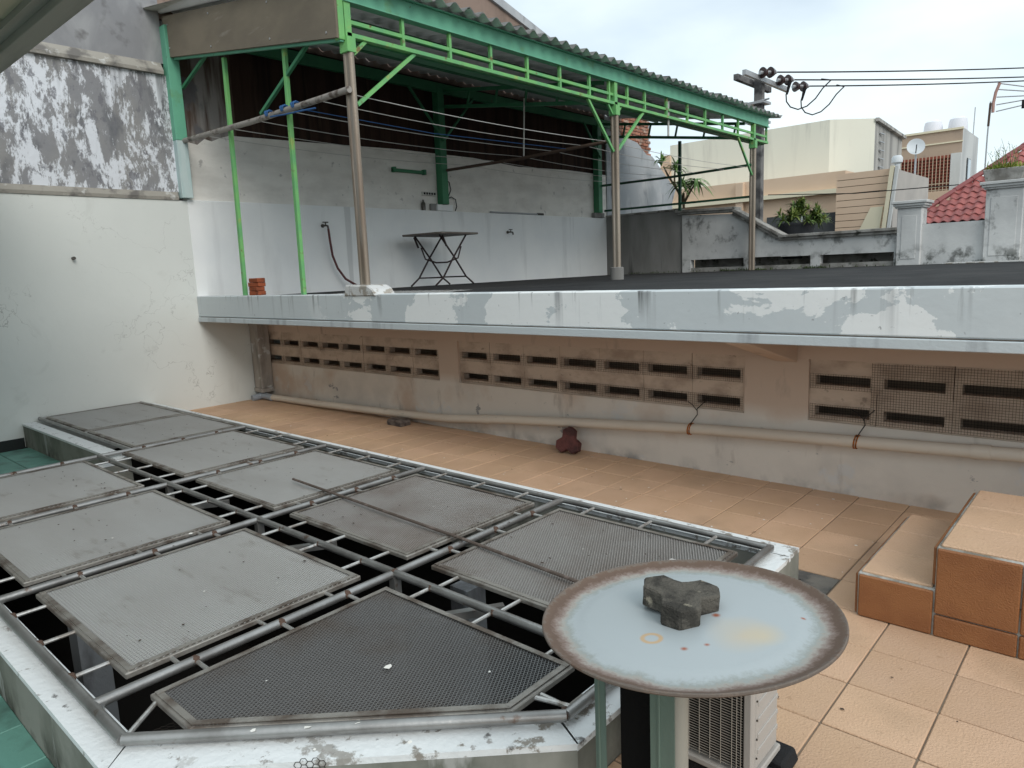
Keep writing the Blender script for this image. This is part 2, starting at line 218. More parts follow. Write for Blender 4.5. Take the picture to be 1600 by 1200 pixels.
# the dish: enamel worn to rust towards its rim
def tray_mat():
    m = bpy.data.materials.new('tray'); m.use_nodes = True; t = m.node_tree; N = t.nodes; K = t.links.new; b = N['Principled BSDF']
    b.inputs['Roughness'].default_value = .42; b.inputs['Specular IOR Level'].default_value = .5
    c = N.new('ShaderNodeTexCoord'); s = N.new('ShaderNodeSeparateXYZ'); K(c.outputs['Object'], s.inputs[0])
    cb = N.new('ShaderNodeCombineXYZ'); K(s.outputs[0], cb.inputs[0]); K(s.outputs[1], cb.inputs[1])
    ln = N.new('ShaderNodeVectorMath'); ln.operation = 'LENGTH'; K(cb.outputs[0], ln.inputs[0])
    n = N.new('ShaderNodeTexNoise'); n.inputs['Scale'].default_value = 6; n.inputs['Detail'].default_value = 10; K(c.outputs['Object'], n.inputs['Vector'])
    n2 = N.new('ShaderNodeTexNoise'); n2.inputs['Scale'].default_value = 26; n2.inputs['Detail'].default_value = 8; K(c.outputs['Object'], n2.inputs['Vector'])
    a1 = N.new('ShaderNodeMath'); a1.operation = 'MULTIPLY_ADD'; a1.inputs[1].default_value = .05; K(n.outputs['Fac'], a1.inputs[0]); K(ln.outputs['Value'], a1.inputs[2])
    a2 = N.new('ShaderNodeMath'); a2.operation = 'MULTIPLY_ADD'; a2.inputs[1].default_value = .028; K(n2.outputs['Fac'], a2.inputs[0]); K(a1.outputs[0], a2.inputs[2])
    n3 = N.new('ShaderNodeTexNoise'); n3.inputs['Scale'].default_value = 95; n3.inputs['Detail'].default_value = 8; n3.inputs['Roughness'].default_value = .7; K(c.outputs['Object'], n3.inputs['Vector'])
    a3 = N.new('ShaderNodeMath'); a3.operation = 'MULTIPLY_ADD'; a3.inputs[1].default_value = .045; K(n3.outputs['Fac'], a3.inputs[0]); K(a2.outputs[0], a3.inputs[2]); a2 = a3
    r = N.new('ShaderNodeValToRGB'); e = r.color_ramp.elements
    e[0].position = 0; e[0].color = (.365, .40, .41, 1); e[1].position = 1; e[1].color = (.12, .095, .078, 1)
    for p, col in ((.80, (.36, .395, .405)), (.845, (.27, .29, .275)), (.868, (.31, .295, .265)), (.892, (.25, .205, .18)), (.915, (.18, .13, .108)), (.94, (.11, .07, .05)), (.975, (.12, .078, .056)), (.993, (.15, .12, .098))):
        x = e.new(p); x.color = (*col, 1)
    mr = N.new('ShaderNodeMapRange'); mr.inputs[2].default_value = .434; K(a2.outputs[0], mr.inputs[0]); K(mr.outputs[0], r.inputs[0])
    cur = r.outputs[0]
    def blot(cx, cy, r0, r1, col, amt, ring=None):
        nonlocal cur
        sb = N.new('ShaderNodeVectorMath'); sb.operation = 'SUBTRACT'; sb.inputs[1].default_value = (cx, cy, 0); K(cb.outputs[0], sb.inputs[0])
        l = N.new('ShaderNodeVectorMath'); l.operation = 'LENGTH'; K(sb.outputs[0], l.inputs[0])
        q = N.new('ShaderNodeMath'); q.operation = 'MULTIPLY_ADD'; q.inputs[1].default_value = r1*.7; K(n.outputs['Fac'], q.inputs[0]); K(l.outputs['Value'], q.inputs[2])
        if ring:
            d = N.new('ShaderNodeMath'); d.operation = 'SUBTRACT'; d.inputs[1].default_value = ring; K(l.outputs['Value'], d.inputs[0])
            q = N.new('ShaderNodeMath'); q.operation = 'ABSOLUTE'; K(d.outputs[0], q.inputs[0])
        m2 = N.new('ShaderNodeMapRange'); m2.inputs[1].default_value = r0; m2.inputs[2].default_value = r1; m2.inputs[3].default_value = amt; m2.inputs[4].default_value = 0; K(q.outputs[0], m2.inputs[0])
        x = N.new('ShaderNodeMixRGB'); x.inputs[2].default_value = (*col, 1); K(m2.outputs[0], x.inputs[0]); K(cur, x.inputs[1]); cur = x.outputs[0]
    blot(.16, -.02, .03, .16, (.52, .40, .24), .75); blot(.20, .0, .01, .10, (.55, .42, .22), .6)
    blot(-.02, -.145, .003, .008, (.50, .30, .12), .75, ring=.022)
    for cx, cy, q in ((.055, .045, .010), (.105, -.105, .008), (.07, -.15, .009), (.24, .14, .006)): blot(cx, cy, q*.9, q*1.9, (.30, .07, .02), .95)
    K(cur, b.inputs['Base Color'])
    rm = N.new('ShaderNodeMapRange'); rm.inputs[1].default_value = .31; rm.inputs[2].default_value = .37; rm.inputs[3].default_value = .38; rm.inputs[4].default_value = .85; K(a2.outputs[0], rm.inputs[0]); K(rm.outputs[0], b.inputs['Roughness'])
    bn = N.new('ShaderNodeBump'); bn.inputs['Strength'].default_value = .12; K(n2.outputs['Fac'], bn.inputs['Height']); K(bn.outputs[0], b.inputs['Normal'])
    MATS['tray'] = m
tray_mat()

# ------------------------------------------------------------------ mesh helpers
def basis(d, upv=Vector((0, 0, 1))):
    d = d.normalized()
    if abs(d.dot(upv)) > .99: upv = Vector((0, 1, 0))
    s = d.cross(upv).normalized(); return d, s, s.cross(d)
class MB:
    def __init__(s): s.v = []; s.f = []
    def poly(s, pts, faces):
        n = len(s.v); s.v += [tuple(p) for p in pts]; s.f += [tuple(i+n for i in f) for f in faces]; return s
    def box(s, x0, x1, y0, y1, z0, z1):
        x0, x1 = sorted((x0, x1)); y0, y1 = sorted((y0, y1)); z0, z1 = sorted((z0, z1))
        return s.poly([(x0, y0, z0), (x1, y0, z0), (x1, y1, z0), (x0, y1, z0), (x0, y0, z1), (x1, y0, z1), (x1, y1, z1), (x0, y1, z1)],
                      [(3, 2, 1, 0), (4, 5, 6, 7), (0, 1, 5, 4), (1, 2, 6, 5), (2, 3, 7, 6), (3, 0, 4, 7)])
    def beam(s, p, q, w, h, upv=Vector((0, 0, 1))):
        p, q = Vector(p), Vector(q); d, a, b = basis(q-p, upv); a = a*w/2; b = b*h/2
        return s.poly([p-a-b, p+a-b, p+a+b, p-a+b, q-a-b, q+a-b, q+a+b, q-a+b], [(0, 1, 2, 3), (7, 6, 5, 4), (0, 4, 5, 1), (1, 5, 6, 2), (2, 6, 7, 3), (3, 7, 4, 0)])
    def tube(s, pts, r, n=8, r2=None, cap=True):
        pts = [Vector(p) for p in pts]; m = len(pts); rr = [r+(((r2 if r2 is not None else r)-r)*i/(m-1)) for i in range(m)]
        k = len(s.v); sa = None
        for i, p in enumerate(pts):
            d = (pts[min(i+1, m-1)]-pts[max(i-1, 0)]).normalized()
            if sa is None: _, sa, sb = basis(d)
            else: sa = (sa-d*sa.dot(d)).normalized(); sb = sa.cross(d)
            for j in range(n):
                t = 2*math.pi*j/n; s.v.append(tuple(p+sa*math.cos(t)*rr[i]+sb*math.sin(t)*rr[i]))
        for i in range(m-1):
            for j in range(n):
                a = k+i*n+j; b = k+i*n+(j+1) % n; s.f.append((a, b, b+n, a+n))
        if cap: s.f.append(tuple(k+j for j in reversed(range(n)))); s.f.append(tuple(k+(m-1)*n+j for j in range(n)))
        return s
    def prism(s, pts, axis, a, b):     # 2d outline extruded along an axis
        def p3(p, t): return {'x': (t, p[0], p[1]), 'y': (p[0], t, p[1]), 'z': (p[0], p[1], t)}[axis]
        n = len(pts); return s.poly([p3(p, a) for p in pts]+[p3(p, b) for p in pts], [tuple(range(n)), tuple(reversed(range(n, 2*n)))]+[(i, i+n, (i+1) % n+n, (i+1) % n) for i in range(n)])
    def lathe(s, prof, c, n=48):
        k = len(s.v)
        for (r, z) in prof:
            for j in range(n):
                t = 2*math.pi*j/n; s.v.append((c[0]+r*math.cos(t), c[1]+r*math.sin(t), c[2]+z))
        for i in range(len(prof)-1):
            for j in range(n):
                a = k+i*n+j; b = k+i*n+(j+1) % n; s.f.append((a, b, b+n, a+n))
        return s
    def mesh(s, name, smooth=False, bev=0, origin=(0, 0, 0)):
        me = bpy.data.meshes.new(name); o = origin
        me.from_pydata([(x-o[0], y-o[1], z-o[2]) for x, y, z in s.v], [], s.f)
        bm = bmesh.new(); bm.from_mesh(me); bmesh.ops.recalc_face_normals(bm, faces=bm.faces)
        if bev:
            ed = [e for e in bm.edges if len(e.link_faces) == 2 and e.calc_face_angle(0) > .6]
            bmesh.ops.bevel(bm, geom=ed, offset=bev, segments=1, affect='EDGES', clamp_overlap=True)
        bm.to_mesh(me); bm.free()
        if smooth:
            for p in me.polygons: p.use_smooth = True
            me.set_sharp_from_angle(angle=R(40))
        return me
def wloc(o):
    v = Vector((0, 0, 0))
    while o: v += o.location; o = o.parent
    return v
def link(name, me, mat, parent=None, loc=(0, 0, 0)):
    o = bpy.data.objects.new(name, me); COL.objects.link(o)
    if me and mat:
        if not me.materials: me.materials.append(MATS[mat])
    o.location = loc
    if parent: o.parent = parent
    return o
def part(name, mb, mat, parent, smooth=False, bev=0, kind=None, label=None):      # built in world coordinates, kept under its thing
    p = wloc(parent); o = link(name, mb.mesh(name, smooth, bev, p), mat, parent)
    if kind: o['kind'] = kind
    if label: o['label'] = label
    return o
def tag(o, label, cat, group=None):
    o['label'] = label; o['category'] = cat
    if group: o['group'] = group
    return o
def thing(name, loc, label, cat, group=None):
    o = bpy.data.objects.new(name, None); COL.objects.link(o); o.location = loc; o.empty_display_size = .1
    return tag(o, label, cat, group)
def solo(name, mb, mat, label, cat, group=None, smooth=False, bev=0):
    xs = [v[0] for v in mb.v]; ys = [v[1] for v in mb.v]; zs = [v[2] for v in mb.v]
    c = ((min(xs)+max(xs))/2, (min(ys)+max(ys))/2, min(zs))
    return tag(link(name, mb.mesh(name, smooth, bev, c), mat, None, c), label, cat, group)
def struct(name, mb, mat, bev=0):
    o = link(name, mb.mesh(name, False, bev), mat); o['kind'] = 'structure'; return o
def stuff(name, mb, mat, label, cat):
    o = link(name, mb.mesh(name), mat); o['kind'] = 'stuff'; o['label'] = label; o['category'] = cat; return o
def inst(name, me, parent, loc, rot=(0, 0, 0), scale=None):
    o = bpy.data.objects.new(name, me); COL.objects.link(o); o.parent = parent; o.location = Vector(loc)-wloc(parent); o.rotation_euler = rot
    if scale: o.scale = scale
    return o

# ------------------------------------------------------------------ ground and floors
XW, YB, YF, ZT = -9.0, 4.93, 4.108, 1.385
g = MB(); g.poly([(-900, -900, -3.2), (900, -900, -3.2), (900, 900, -3.2), (-900, 900, -3.2)], [(0, 1, 2, 3)]); struct('ground', g, 'street')
T = .3018
m = MB(); m.box(-9.2, 3.2, 3.425, 5.3, -.26, -.006); m.box(-1.21, 3.2, -2.5, 3.425, -.26, -.006)
floor = struct('tiled_floor', m, 'grout')
def tile_mesh(wx, wy, name, th=.016):
    return MB().box(-wx/2, wx/2, -wy/2, wy/2, -th, 0).mesh(name, bev=.0035)
tm = tile_mesh(T-.006, T-.006, 'tile'); tm.materials.append(MATS['orange_tile'])
tcy = tile_mesh(T-.006, .128, 'cut_tile'); tcy.materials.append(MATS['orange_tile'])
tcx = tile_mesh(.146, T-.006, 'cut_tile'); tcx.materials.append(MATS['orange_tile'])
X0, Y0 = -.744, 2.357
for i in range(-28, 9):
    for j in range(-7, 9):
        cx, cy = X0+(i+.5)*T, Y0+(j+.5)*T
        if i <= -2 and j <= 3:
            if j == 3 and i < -2: inst('tile', tcy, floor, (cx, 3.499, random.uniform(-.001, .001)))
            elif i == -2 and -5 <= j <= 2: inst('tile', tcx, floor, (-1.123, cy, random.uniform(-.001, .001)))
            continue
        if cy < .1 and cx < -.9: continue
        if cx > 1.2 and cy < 3: continue
        inst('tile', tm, floor, (cx, cy, random.uniform(-.0012, .0012)), (random.uniform(-.002, .002), random.uniform(-.002, .002), random.uniform(-.003, .003)))
m = MB(); m.box(-9.2, -6.5, -2.5, 2.10, -.30, -.086); m.box(-6.5, -1.21, -2.5, .60, -.30, -.086); m.poly([(-2.2, .6, -.086), (-1.21, .6, -.086), (-1.21, 1.54, -.086)], [(0, 1, 2)])
gfl = struct('green_floor', m, 'dark_grout')
gm = tile_mesh(.294, .294, 'green_tile', .012); gm.materials.append(MATS['green_tile'])
for i in range(26):
    for j in range(-4, 7):
        cx, cy = -8.72+i*.3, .13+j*.3
        if (cx < -6.66 and cy < 2.0) or (cy < .5 and cx < -1.5): inst('tile', gm, gfl, (cx, cy, -.08), (random.uniform(-.004, .004), random.uniform(-.004, .004), 0))
# room below the light well
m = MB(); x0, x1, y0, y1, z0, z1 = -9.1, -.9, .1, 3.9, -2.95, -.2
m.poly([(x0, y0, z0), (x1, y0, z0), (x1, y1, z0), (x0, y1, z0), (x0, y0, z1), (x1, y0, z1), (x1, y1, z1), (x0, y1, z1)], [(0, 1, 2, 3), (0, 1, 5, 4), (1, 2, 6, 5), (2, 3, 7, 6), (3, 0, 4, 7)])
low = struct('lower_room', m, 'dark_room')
m = MB().box(-2.83, -2.69, 2.55, 2.69, -2.94, -.15); m.box(-4.1, -3.96, 1.0, 1.14, -2.94, -.15); part('column', m, 'pit_wall', low)

# ------------------------------------------------------------------ boundary wall on the left
wl = thing('boundary_wall', (XW, 4, -.3), 'tall old party wall with white lower half, peeling grey middle and brown upper part', 'wall')
part('lower_wall', MB().box(XW-.4, XW, -2.5, 4.12, -.3, 2.60), 'left_wall', wl)
part('lower_wall', MB().box(XW-.4, XW, 4.1205, 13.42, -.3, 1.18), 'left_wall', wl)
part('skirting', MB().box(XW-.1, XW+.012, -2.5, 2.055, -.12, .015), 'dark_grout', wl)
part('moulding', MB().prism([(XW-.3, 2.602), (XW+.012, 2.602), (XW+.02, 2.64), (XW-.0, 2.70), (XW-.3, 2.70)], 'y', -2.5, 4.02), 'moulding', wl)
part('peeling_wall', MB().box(XW-.4, XW-.02, -2.5, 4.06, 2.702, 4.06), 'peeled_wall', wl, label='weathered grey wall with flaking white paint')
part('ledge', MB().prism([(XW-.3, 4.062), (XW+.03, 4.062), (XW+.035, 4.10), (XW-.03, 4.20), (XW-.3, 4.20)], 'y', -2.5, 4.0), 'moulding', wl)
part('upper_wall', MB().prism([(-2.5, 4.202), (4.05, 4.202), (4.05, 7.97), (-2.5, 9.7)], 'x', XW-.4, XW-.05), 'old_plaster', wl)
part('terrace_lower_wall', MB().box(XW-.4, XW, 4.122, 13.42, 1.18, 2.615), 'terrace_wall', wl, bev=.006)
part('terrace_corner_wall', MB().box(XW-.4, XW-.07, 4.062, 4.9, 2.617, 4.7), 'stained_plaster', wl)
part('terrace_upper_wall', MB().prism([(4.902, 2.617), (13.42, 2.617), (13.42, 3.54), (12, 3.55), (10.5, 3.50), (9.3, 3.56), (7.6, 3.55), (6.2, 3.5), (4.902, 3.46)], 'x', XW-.4, XW-.07), 'upper_plaster', wl)
part('corner_plaster', MB().prism([(4.1, 2.617), (4.898, 2.617), (4.898, 3.46), (4.78, 3.45), (4.66, 3.41), (4.55, 3.36), (4.46, 3.38), (4.36, 3.30), (4.25, 3.32), (4.1, 3.26)], 'x', XW-.2, XW-.062), 'upper_plaster', wl)
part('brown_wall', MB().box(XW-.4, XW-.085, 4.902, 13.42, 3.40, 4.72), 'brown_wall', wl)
part('gable', MB().prism([(4.052, 4.722), (13.42, 4.722), (13.42, 5.4), (4.052, 7.96)], 'x', XW-.4, XW-.08), 'brown_gable', wl)
m = MB()
for a, b in (((4.052, 7.97), (13.45, 5.41)),): m.beam((XW-.24, a[0], a[1]), (XW-.24, b[0], b[1]), .42, .14)
part('gable_coping', m, 'grey_plaster', wl)
for (y, z, s) in ((2.77, 1.92, .018),):
    part('pipe_stub', MB().tube([(XW-.02, y, z), (XW+.05, y, z)], s, 8), 'tap_metal', wl, True)
# stretch of the same wall past the end of the terrace
fw = thing('plastered_wall', (XW-.05, 15, -3.2), 'grey plastered wall with slanting broken top and bare bricks behind the canopy', 'wall')
part('wall', MB().prism([(13.43, -3.2), (16.3, -3.2), (16.3, 3.07), (16.47, 3.40), (15.95, 3.72), (15.36, 4.1), (15.1, 4.12), (14.7, 4.35), (14.3, 4.4), (13.43, 4.5)], 'x', XW-.35, XW-.05), 'grey_plaster', fw)
part('core', MB().prism([(13.43, 4.0), (15.30, 4.0), (15.30, 5.7), (13.43, 5.7)], 'x', XW-.33, XW-.09), 'grey_plaster', fw)
bme = MB().box(-.02, .02, -.105, .105, -.03, .03).mesh('brick', bev=.006); bme.materials.append(MATS['brick_old'])
for r in range(15):
    for c in range(7):
        y = 13.75+c*.225+(r % 2)*.11; z = 4.05+r*.072
        edge = 4.5-(y-13.9)*.28
        if y > 15.28 or z < edge-.08: continue
        inst('brick', bme, fw, (XW-.085+random.uniform(-.008, .01), y, z), (0, random.uniform(-.03, .03), random.uniform(-.03, .03)))

# ------------------------------------------------------------------ terrace slab and the wall with vents under it
ts = thing('terrace_slab', (-3, 4.2, 1.1), 'raised concrete terrace slab with pale blue edge and patchy white paint', 'terrace')
part('edge_beam', MB().box(XW+.001, 3.2, YF, YF+.16, 1.168, 1.424), 'slab_paint', ts, bev=.008)
part('drip_strip', MB().box(XW+.012, 3.2, YF-.012, YF+.05, 1.103, 1.160), 'slab_lip', ts, bev=.004)
part('slab_core', MB().box(XW+.001, 3.2, YF+.03, 13.55, 1.11, 1.20), 'vent_wall', ts)
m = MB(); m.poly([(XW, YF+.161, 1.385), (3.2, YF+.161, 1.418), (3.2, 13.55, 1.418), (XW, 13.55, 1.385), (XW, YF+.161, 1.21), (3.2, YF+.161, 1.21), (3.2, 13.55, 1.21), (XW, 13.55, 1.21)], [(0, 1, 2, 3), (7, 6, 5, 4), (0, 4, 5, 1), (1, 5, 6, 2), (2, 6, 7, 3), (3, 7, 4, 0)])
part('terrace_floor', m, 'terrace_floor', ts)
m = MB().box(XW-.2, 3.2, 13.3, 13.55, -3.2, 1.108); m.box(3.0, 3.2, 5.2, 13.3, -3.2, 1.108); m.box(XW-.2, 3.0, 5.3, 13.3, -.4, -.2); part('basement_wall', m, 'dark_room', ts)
m = MB()
for k in range(17):      # pale painted dashes left on the terrace floor near the lip
    x = -7.05+k*.115; m.poly([(x, 4.55, 1.4005), (x+.07, 4.55, 1.4005), (x-.25, 5.5, 1.4005), (x-.31, 5.5, 1.4005)], [(0, 1, 2, 3)])
part('paint_marks', m, 'chip_white', ts)
m = MB().box(-2.4, 1.5, 12.6, 13.1, 1.41, 1.424); part('pale_patch', m, 'chip_white', ts)
cb = MB().prism([(4.12, 1.108), (4.12, 1.095), (YB+.0, .885), (YB+.0, 1.108)], 'x', -1.93, -1.78)
part('corbel', cb, 'vent_wall', ts, bev=.006)

vw = thing('vent_wall', (-3, YB+.1, 0), 'low beige wall under the terrace with rows of slotted vent blocks', 'wall')
P = [(-8.94, -5.44, .4375, 8), (-5.155, -2.155, .4286, 7), (-1.70, 1.30, .4286, 7)]
ZA, ZB = .488, .912
part('base_wall', MB().box(XW, 3.2, YB, YB+.15, -.1, ZA), 'vent_wall', vw)
part('top_wall', MB().box(XW, 3.2, YB, YB+.15, ZB, 1.115), 'vent_wall', vw)
xs = XW
for (a, b, p, n) in P+[(3.2, 3.2, 0, 0)]:
    if a-xs > .02: part('pier', MB().box(xs, a, YB-.002, YB+.148, ZA-.001, ZB+.001), 'vent_wall', vw)
    xs = b
part('room_back', MB().box(XW, 3.0, 5.35, 5.45, -.2, 1.108), 'vent_room', vw)
BM = {}
for (a, b, p, n) in P:
    bw = (b-a)/n; s0 = .345/2
    m = MB(); hz = .106; zs0, zs1 = -.068, -.003
    y0, y1 = YB+.022, YB+.10
    k = bw/2-.0015
    m.box(-k, k, 0, .08, -hz, zs0); m.box(-k, k, 0, .08, zs1, hz); m.box(-k, -s0, 0.0005, .08, zs0, zs1); m.box(s0, k, 0.0005, .08, zs0, zs1)
    me = m.mesh('vent_block'); me.materials.append(MATS['vent_block'])
    for i in range(n):
        for zc in (.594, .806):
            inst('vent_block', me, vw, (a+(i+.5)*bw+random.uniform(-.002, .002), YB+.02+random.uniform(-.003, .003), zc), (0, 0, random.uniform(-.004, .004)))
def grid(x0, x1, z0, z1, y, s, t):
    m = MB(); n = int((x1-x0)/s)
    for i in range(n+1):
        x = x0+i*s+random.uniform(-.0012, .0012); m.box(x, x+t, y, y+t, z0+random.uniform(-.004, .004), z1+random.uniform(-.004, .004))
    n = int((z1-z0)/s)
    for i in range(n+1): m.box(x0, x1, y-t, y, z0+i*s, z0+i*s+t)
    return m
part('wire_mesh', grid(-1.30, 1.25, .50, .905, YB-.006, .0165, .0016), 'wire_dark', vw, kind='stuff')
for (x0, x1) in ((-1.69, -1.30), (-3.86, -2.17)):
    for z0 in (.505, .715): part('wire_mesh', grid(x0, x1, z0, z0+.10, YB+.006, .0165, .0014), 'wire_dark', vw, kind='stuff')
for (x0, x1) in ((-8.92, -5.46), (-5.13, -3.88)):
    for z0 in (.508, .717): part('wire_mesh', grid(x0, x1, z0, z0+.095, YB+.008, .02, .0011), 'wire_dark', vw, kind='stuff')

# ------------------------------------------------------------------ concrete curb round the light well
cu = thing('light_well_curb', (-4, 2, -.1), 'low concrete curb with peeling white top around the light well', 'curb')
ZC = .168
def slab_poly(name, pts, z0, z1, mat): return part(name, MB().prism(pts, 'z', z0, z1), mat, cu)
segs = {
 'back': [(-8.98, 3.30), (-1.21, 3.30), (-1.21, 3.435), (-8.98, 3.435)],
 'right': [(-1.335, 1.63), (-1.195, 1.557), (-1.205, 3.30), (-1.335, 3.30)],
 'chamfer': [(-2.33, .70), (-2.215, .578), (-1.195, 1.557), (-1.335, 1.63)],
 'near': [(-6.5, .575), (-2.215, .578), (-2.33, .70), (-6.5, .70)],
 'left': [(-6.47, .70), (-6.36, .70), (-6.36, 2.07), (-6.47, 2.07)],
 'near_left': [(-8.98, 2.06), (-6.36, 2.07), (-6.36, 2.19), (-8.98, 2.18)]}
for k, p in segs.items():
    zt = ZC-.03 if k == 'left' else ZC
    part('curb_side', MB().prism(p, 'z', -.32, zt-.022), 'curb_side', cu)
    cx = sum(q[0] for q in p)/4; cy = sum(q[1] for q in p)/4
    part('curb_top', MB().prism([(q[0]+(.003 if q[0] > cx else -.003)*(k != 'back' and k != 'near'), q[1]+(.003 if q[1] > cy else -.003)) for q in p], 'z', zt-.0215, zt), 'curb_top', cu)
# chicken wire over a crack in the curb and in the well's corner
def hexwire(o, ux, uz, nx, nz, s, r):
    m = MB(); o = Vector(o); ux = Vector(ux); uz = Vector(uz); seen = set()
    for i in range(nx):
        for j in range(nz):
            cx = i*s*1.5; cz = j*s*1.732+(i % 2)*s*.866
            pts = [(cx+s*math.cos(k*math.pi/3), cz+s*math.sin(k*math.pi/3)) for k in range(6)]
            for k in range(6):
                a, b = pts[k], pts[(k+1) % 6]; key = tuple(sorted(((round(a[0], 3), round(a[1], 3)), (round(b[0], 3), round(b[1], 3)))))
                if key in seen: continue
                seen.add(key); m.tube([o+ux*a[0]+uz*a[1], o+ux*b[0]+uz*b[1]], r, 4, cap=False)
    return m
ch = Vector((1.02, .979, 0)).normalized()
solo('chicken_wire', hexwire((-1.80, .970, .055), ch, (0, 0, 1), 5, 6, .012, .0012), 'wire_dark', 'scrap of hexagonal chicken wire on the outside of the near curb', 'wire mesh')
solo('chicken_wire', hexwire((-2.42, .74, .10), (1, .25, 0), (-.1, 1, -.15), 14, 10, .013, .0010), 'wire_dark', 'hexagonal chicken wire lying inside the near corner of the light well', 'wire mesh')

# ------------------------------------------------------------------ steel grate over the well
ZG = .200
gr = thing('steel_grate', (-4, 2, ZC), 'welded steel tube grate with framed wire mesh panels over the light well', 'grate')
BX = [-1.295, -2.57, -3.83, -5.07, -6.43]; YN, YM, YK = .665, 1.97, 3.278
def bar(p, q, r=.0185, mat='steel_tube'): return part('tube', MB().tube([p, q], r, 12), mat, gr, True)
bar((-8.97, YK, ZG), (-1.28, YK, ZG), .0165); bar((-6.43, YM, ZG+.004), (-1.295, YM, ZG+.004), .019); bar((-6.43, YN, ZG), (-2.29, .66, ZG), .0195)
bar((-2.29, .66, ZG), (-1.277, 1.61, ZG), .0195); bar((-1.277, 1.61, ZG), (-1.295, YK, ZG), .019); bar((-8.97, 2.22, ZG), (-6.43, 2.225, ZG), .018)
for x in BX[1:]:
    ya = .665 if x < -2.4 else .665
    bar((x, ya if x > -6.4 else .665, ZG), (x-.01, YK, ZG), .019)
bar((-7.62, 2.225, ZG), (-7.62, YK, ZG), .015); bar((-8.93, 2.22, ZG), (-8.93, YK, ZG), .015)
def rung(p, q): return part('rung', MB().tube([p, q], .0085, 8), 'steel_rung', gr, True)
def weld(p): 
    x, y, z = p; part('weld', MB().lathe([(.002, -.018), (.016, -.014), (.022, 0), (.016, .014), (.002, .018)], (x, y, z), 8), 'weld_rust', gr, True)
PITCH = .0125
def clip(poly, p, d):      # segment of a line inside a convex outline
    t0, t1 = -9, 9; n = len(poly)
    ar = sum(poly[i][0]*poly[(i+1) % n][1]-poly[(i+1) % n][0]*poly[i][1] for i in range(n)); sg = 1 if ar > 0 else -1
    for i in range(n):
        a = poly[i]; b = poly[(i+1) % n]; nx, ny = -(b[1]-a[1])*sg, (b[0]-a[0])*sg
        den = nx*d[0]+ny*d[1]; num = nx*(p[0]-a[0])+ny*(p[1]-a[1])
        if abs(den) < 1e-9:
            if num < 0: return None
            continue
        t = -num/den
        if den > 0: t0 = max(t0, t)
        else: t1 = min(t1, t)
    return (t0, t1) if t1-t0 > .004 else None
def mesh_panel(poly, mt='mesh_steel', fr=.024):
    cx = sum(p[0] for p in poly)/len(poly); cy = sum(p[1] for p in poly)/len(poly); n = len(poly)
    root = link('mesh_panel', None, None, gr, Vector((cx, cy, ZG))-wloc(gr)); tl = random.uniform(-.004, .004)
    for i in range(n):
        a, b = Vector((*poly[i], ZG+.002)), Vector((*poly[(i+1) % n], ZG+.002)); d = (b-a).normalized()*fr*.44
        zz = Vector((0, 0, -.0012*(i % 2)-.0007*(i == 4))); part('frame_bar', MB().beam(a-d+zz, b+d+zz, fr, .022), 'panel_frame', root, bev=.003)
        c = (b-a).normalized(); inn = Vector((-c.y, c.x, 0));
        if inn.dot(Vector((cx, cy, 0))-Vector((a.x, a.y, 0))) < 0: inn = -inn
        part('edge_strip', MB().beam(a+inn*.012+Vector((0, 0, .0138+.0009*i)), b+inn*.012+Vector((0, 0, .0138+.0009*i)), .022, .003), 'panel_frame', root)
    m = MB(); s = PITCH; sag = random.uniform(.006, .016); hw_ = (max(p[0] for p in poly)-min(p[0] for p in poly))/2; hl_ = (max(p[1] for p in poly)-min(p[1] for p in poly))/2
    for fam, (dx, dy) in enumerate(((.5, .866), (-.5, .866))):
        nx, ny = -dy, dx; K = int(1.1/s)
        for k in range(-K, K+1):
            p = (cx+nx*k*s, cy+ny*k*s); c = clip(poly, p, (dx, dy))
            if not c: continue
            z = ZG+.009+fam*.003; a = Vector((p[0]+dx*c[0], p[1]+dy*c[0], z)); b = Vector((p[0]+dx*c[1], p[1]+dy*c[1], z))
            prev = None
            for q in range(5):      # the mesh sags a little between its frame bars
                pt = a+(b-a)*(q/4); u = (pt.x-cx)/hw_; v = (pt.y-cy)/hl_; pt.z -= sag*max(0, 1-u*u)*max(0, 1-v*v)
                if prev is not None: m.beam(prev, pt, .0025, .004)
                prev = pt
    part('wire_mesh', m, mt, root, kind='stuff')
GA = .112
near = [[(-2.445, .82), (-2.165, .82), (-1.425, 1.512), (-1.425, 1.83), (-2.455, 1.83)]]
for i in (1, 2, 3):
    xa, xb = BX[i+1]+GA, BX[i]-GA+.01; near.append([(xa, .815), (xb, .815), (xb, 1.83), (xa, 1.83)])
far = []
for i in range(4):
    xa, xb = BX[i+1]+GA-.01, BX[i]-GA+.01; far.append([(xa, 2.13), (xb, 2.13), (xb, 3.105), (xa, 3.105)])
left = [[(-7.585, 2.27), (-6.49, 2.27), (-6.49, 3.235), (-7.585, 3.235)], [(-8.89, 2.27), (-7.655, 2.27), (-7.655, 3.235), (-8.89, 3.235)]]
for i, p in enumerate(near+far+left): mesh_panel(p, 'mesh_dark' if i == 0 else 'mesh_worn' if i in (4, 5) else 'mesh_steel')
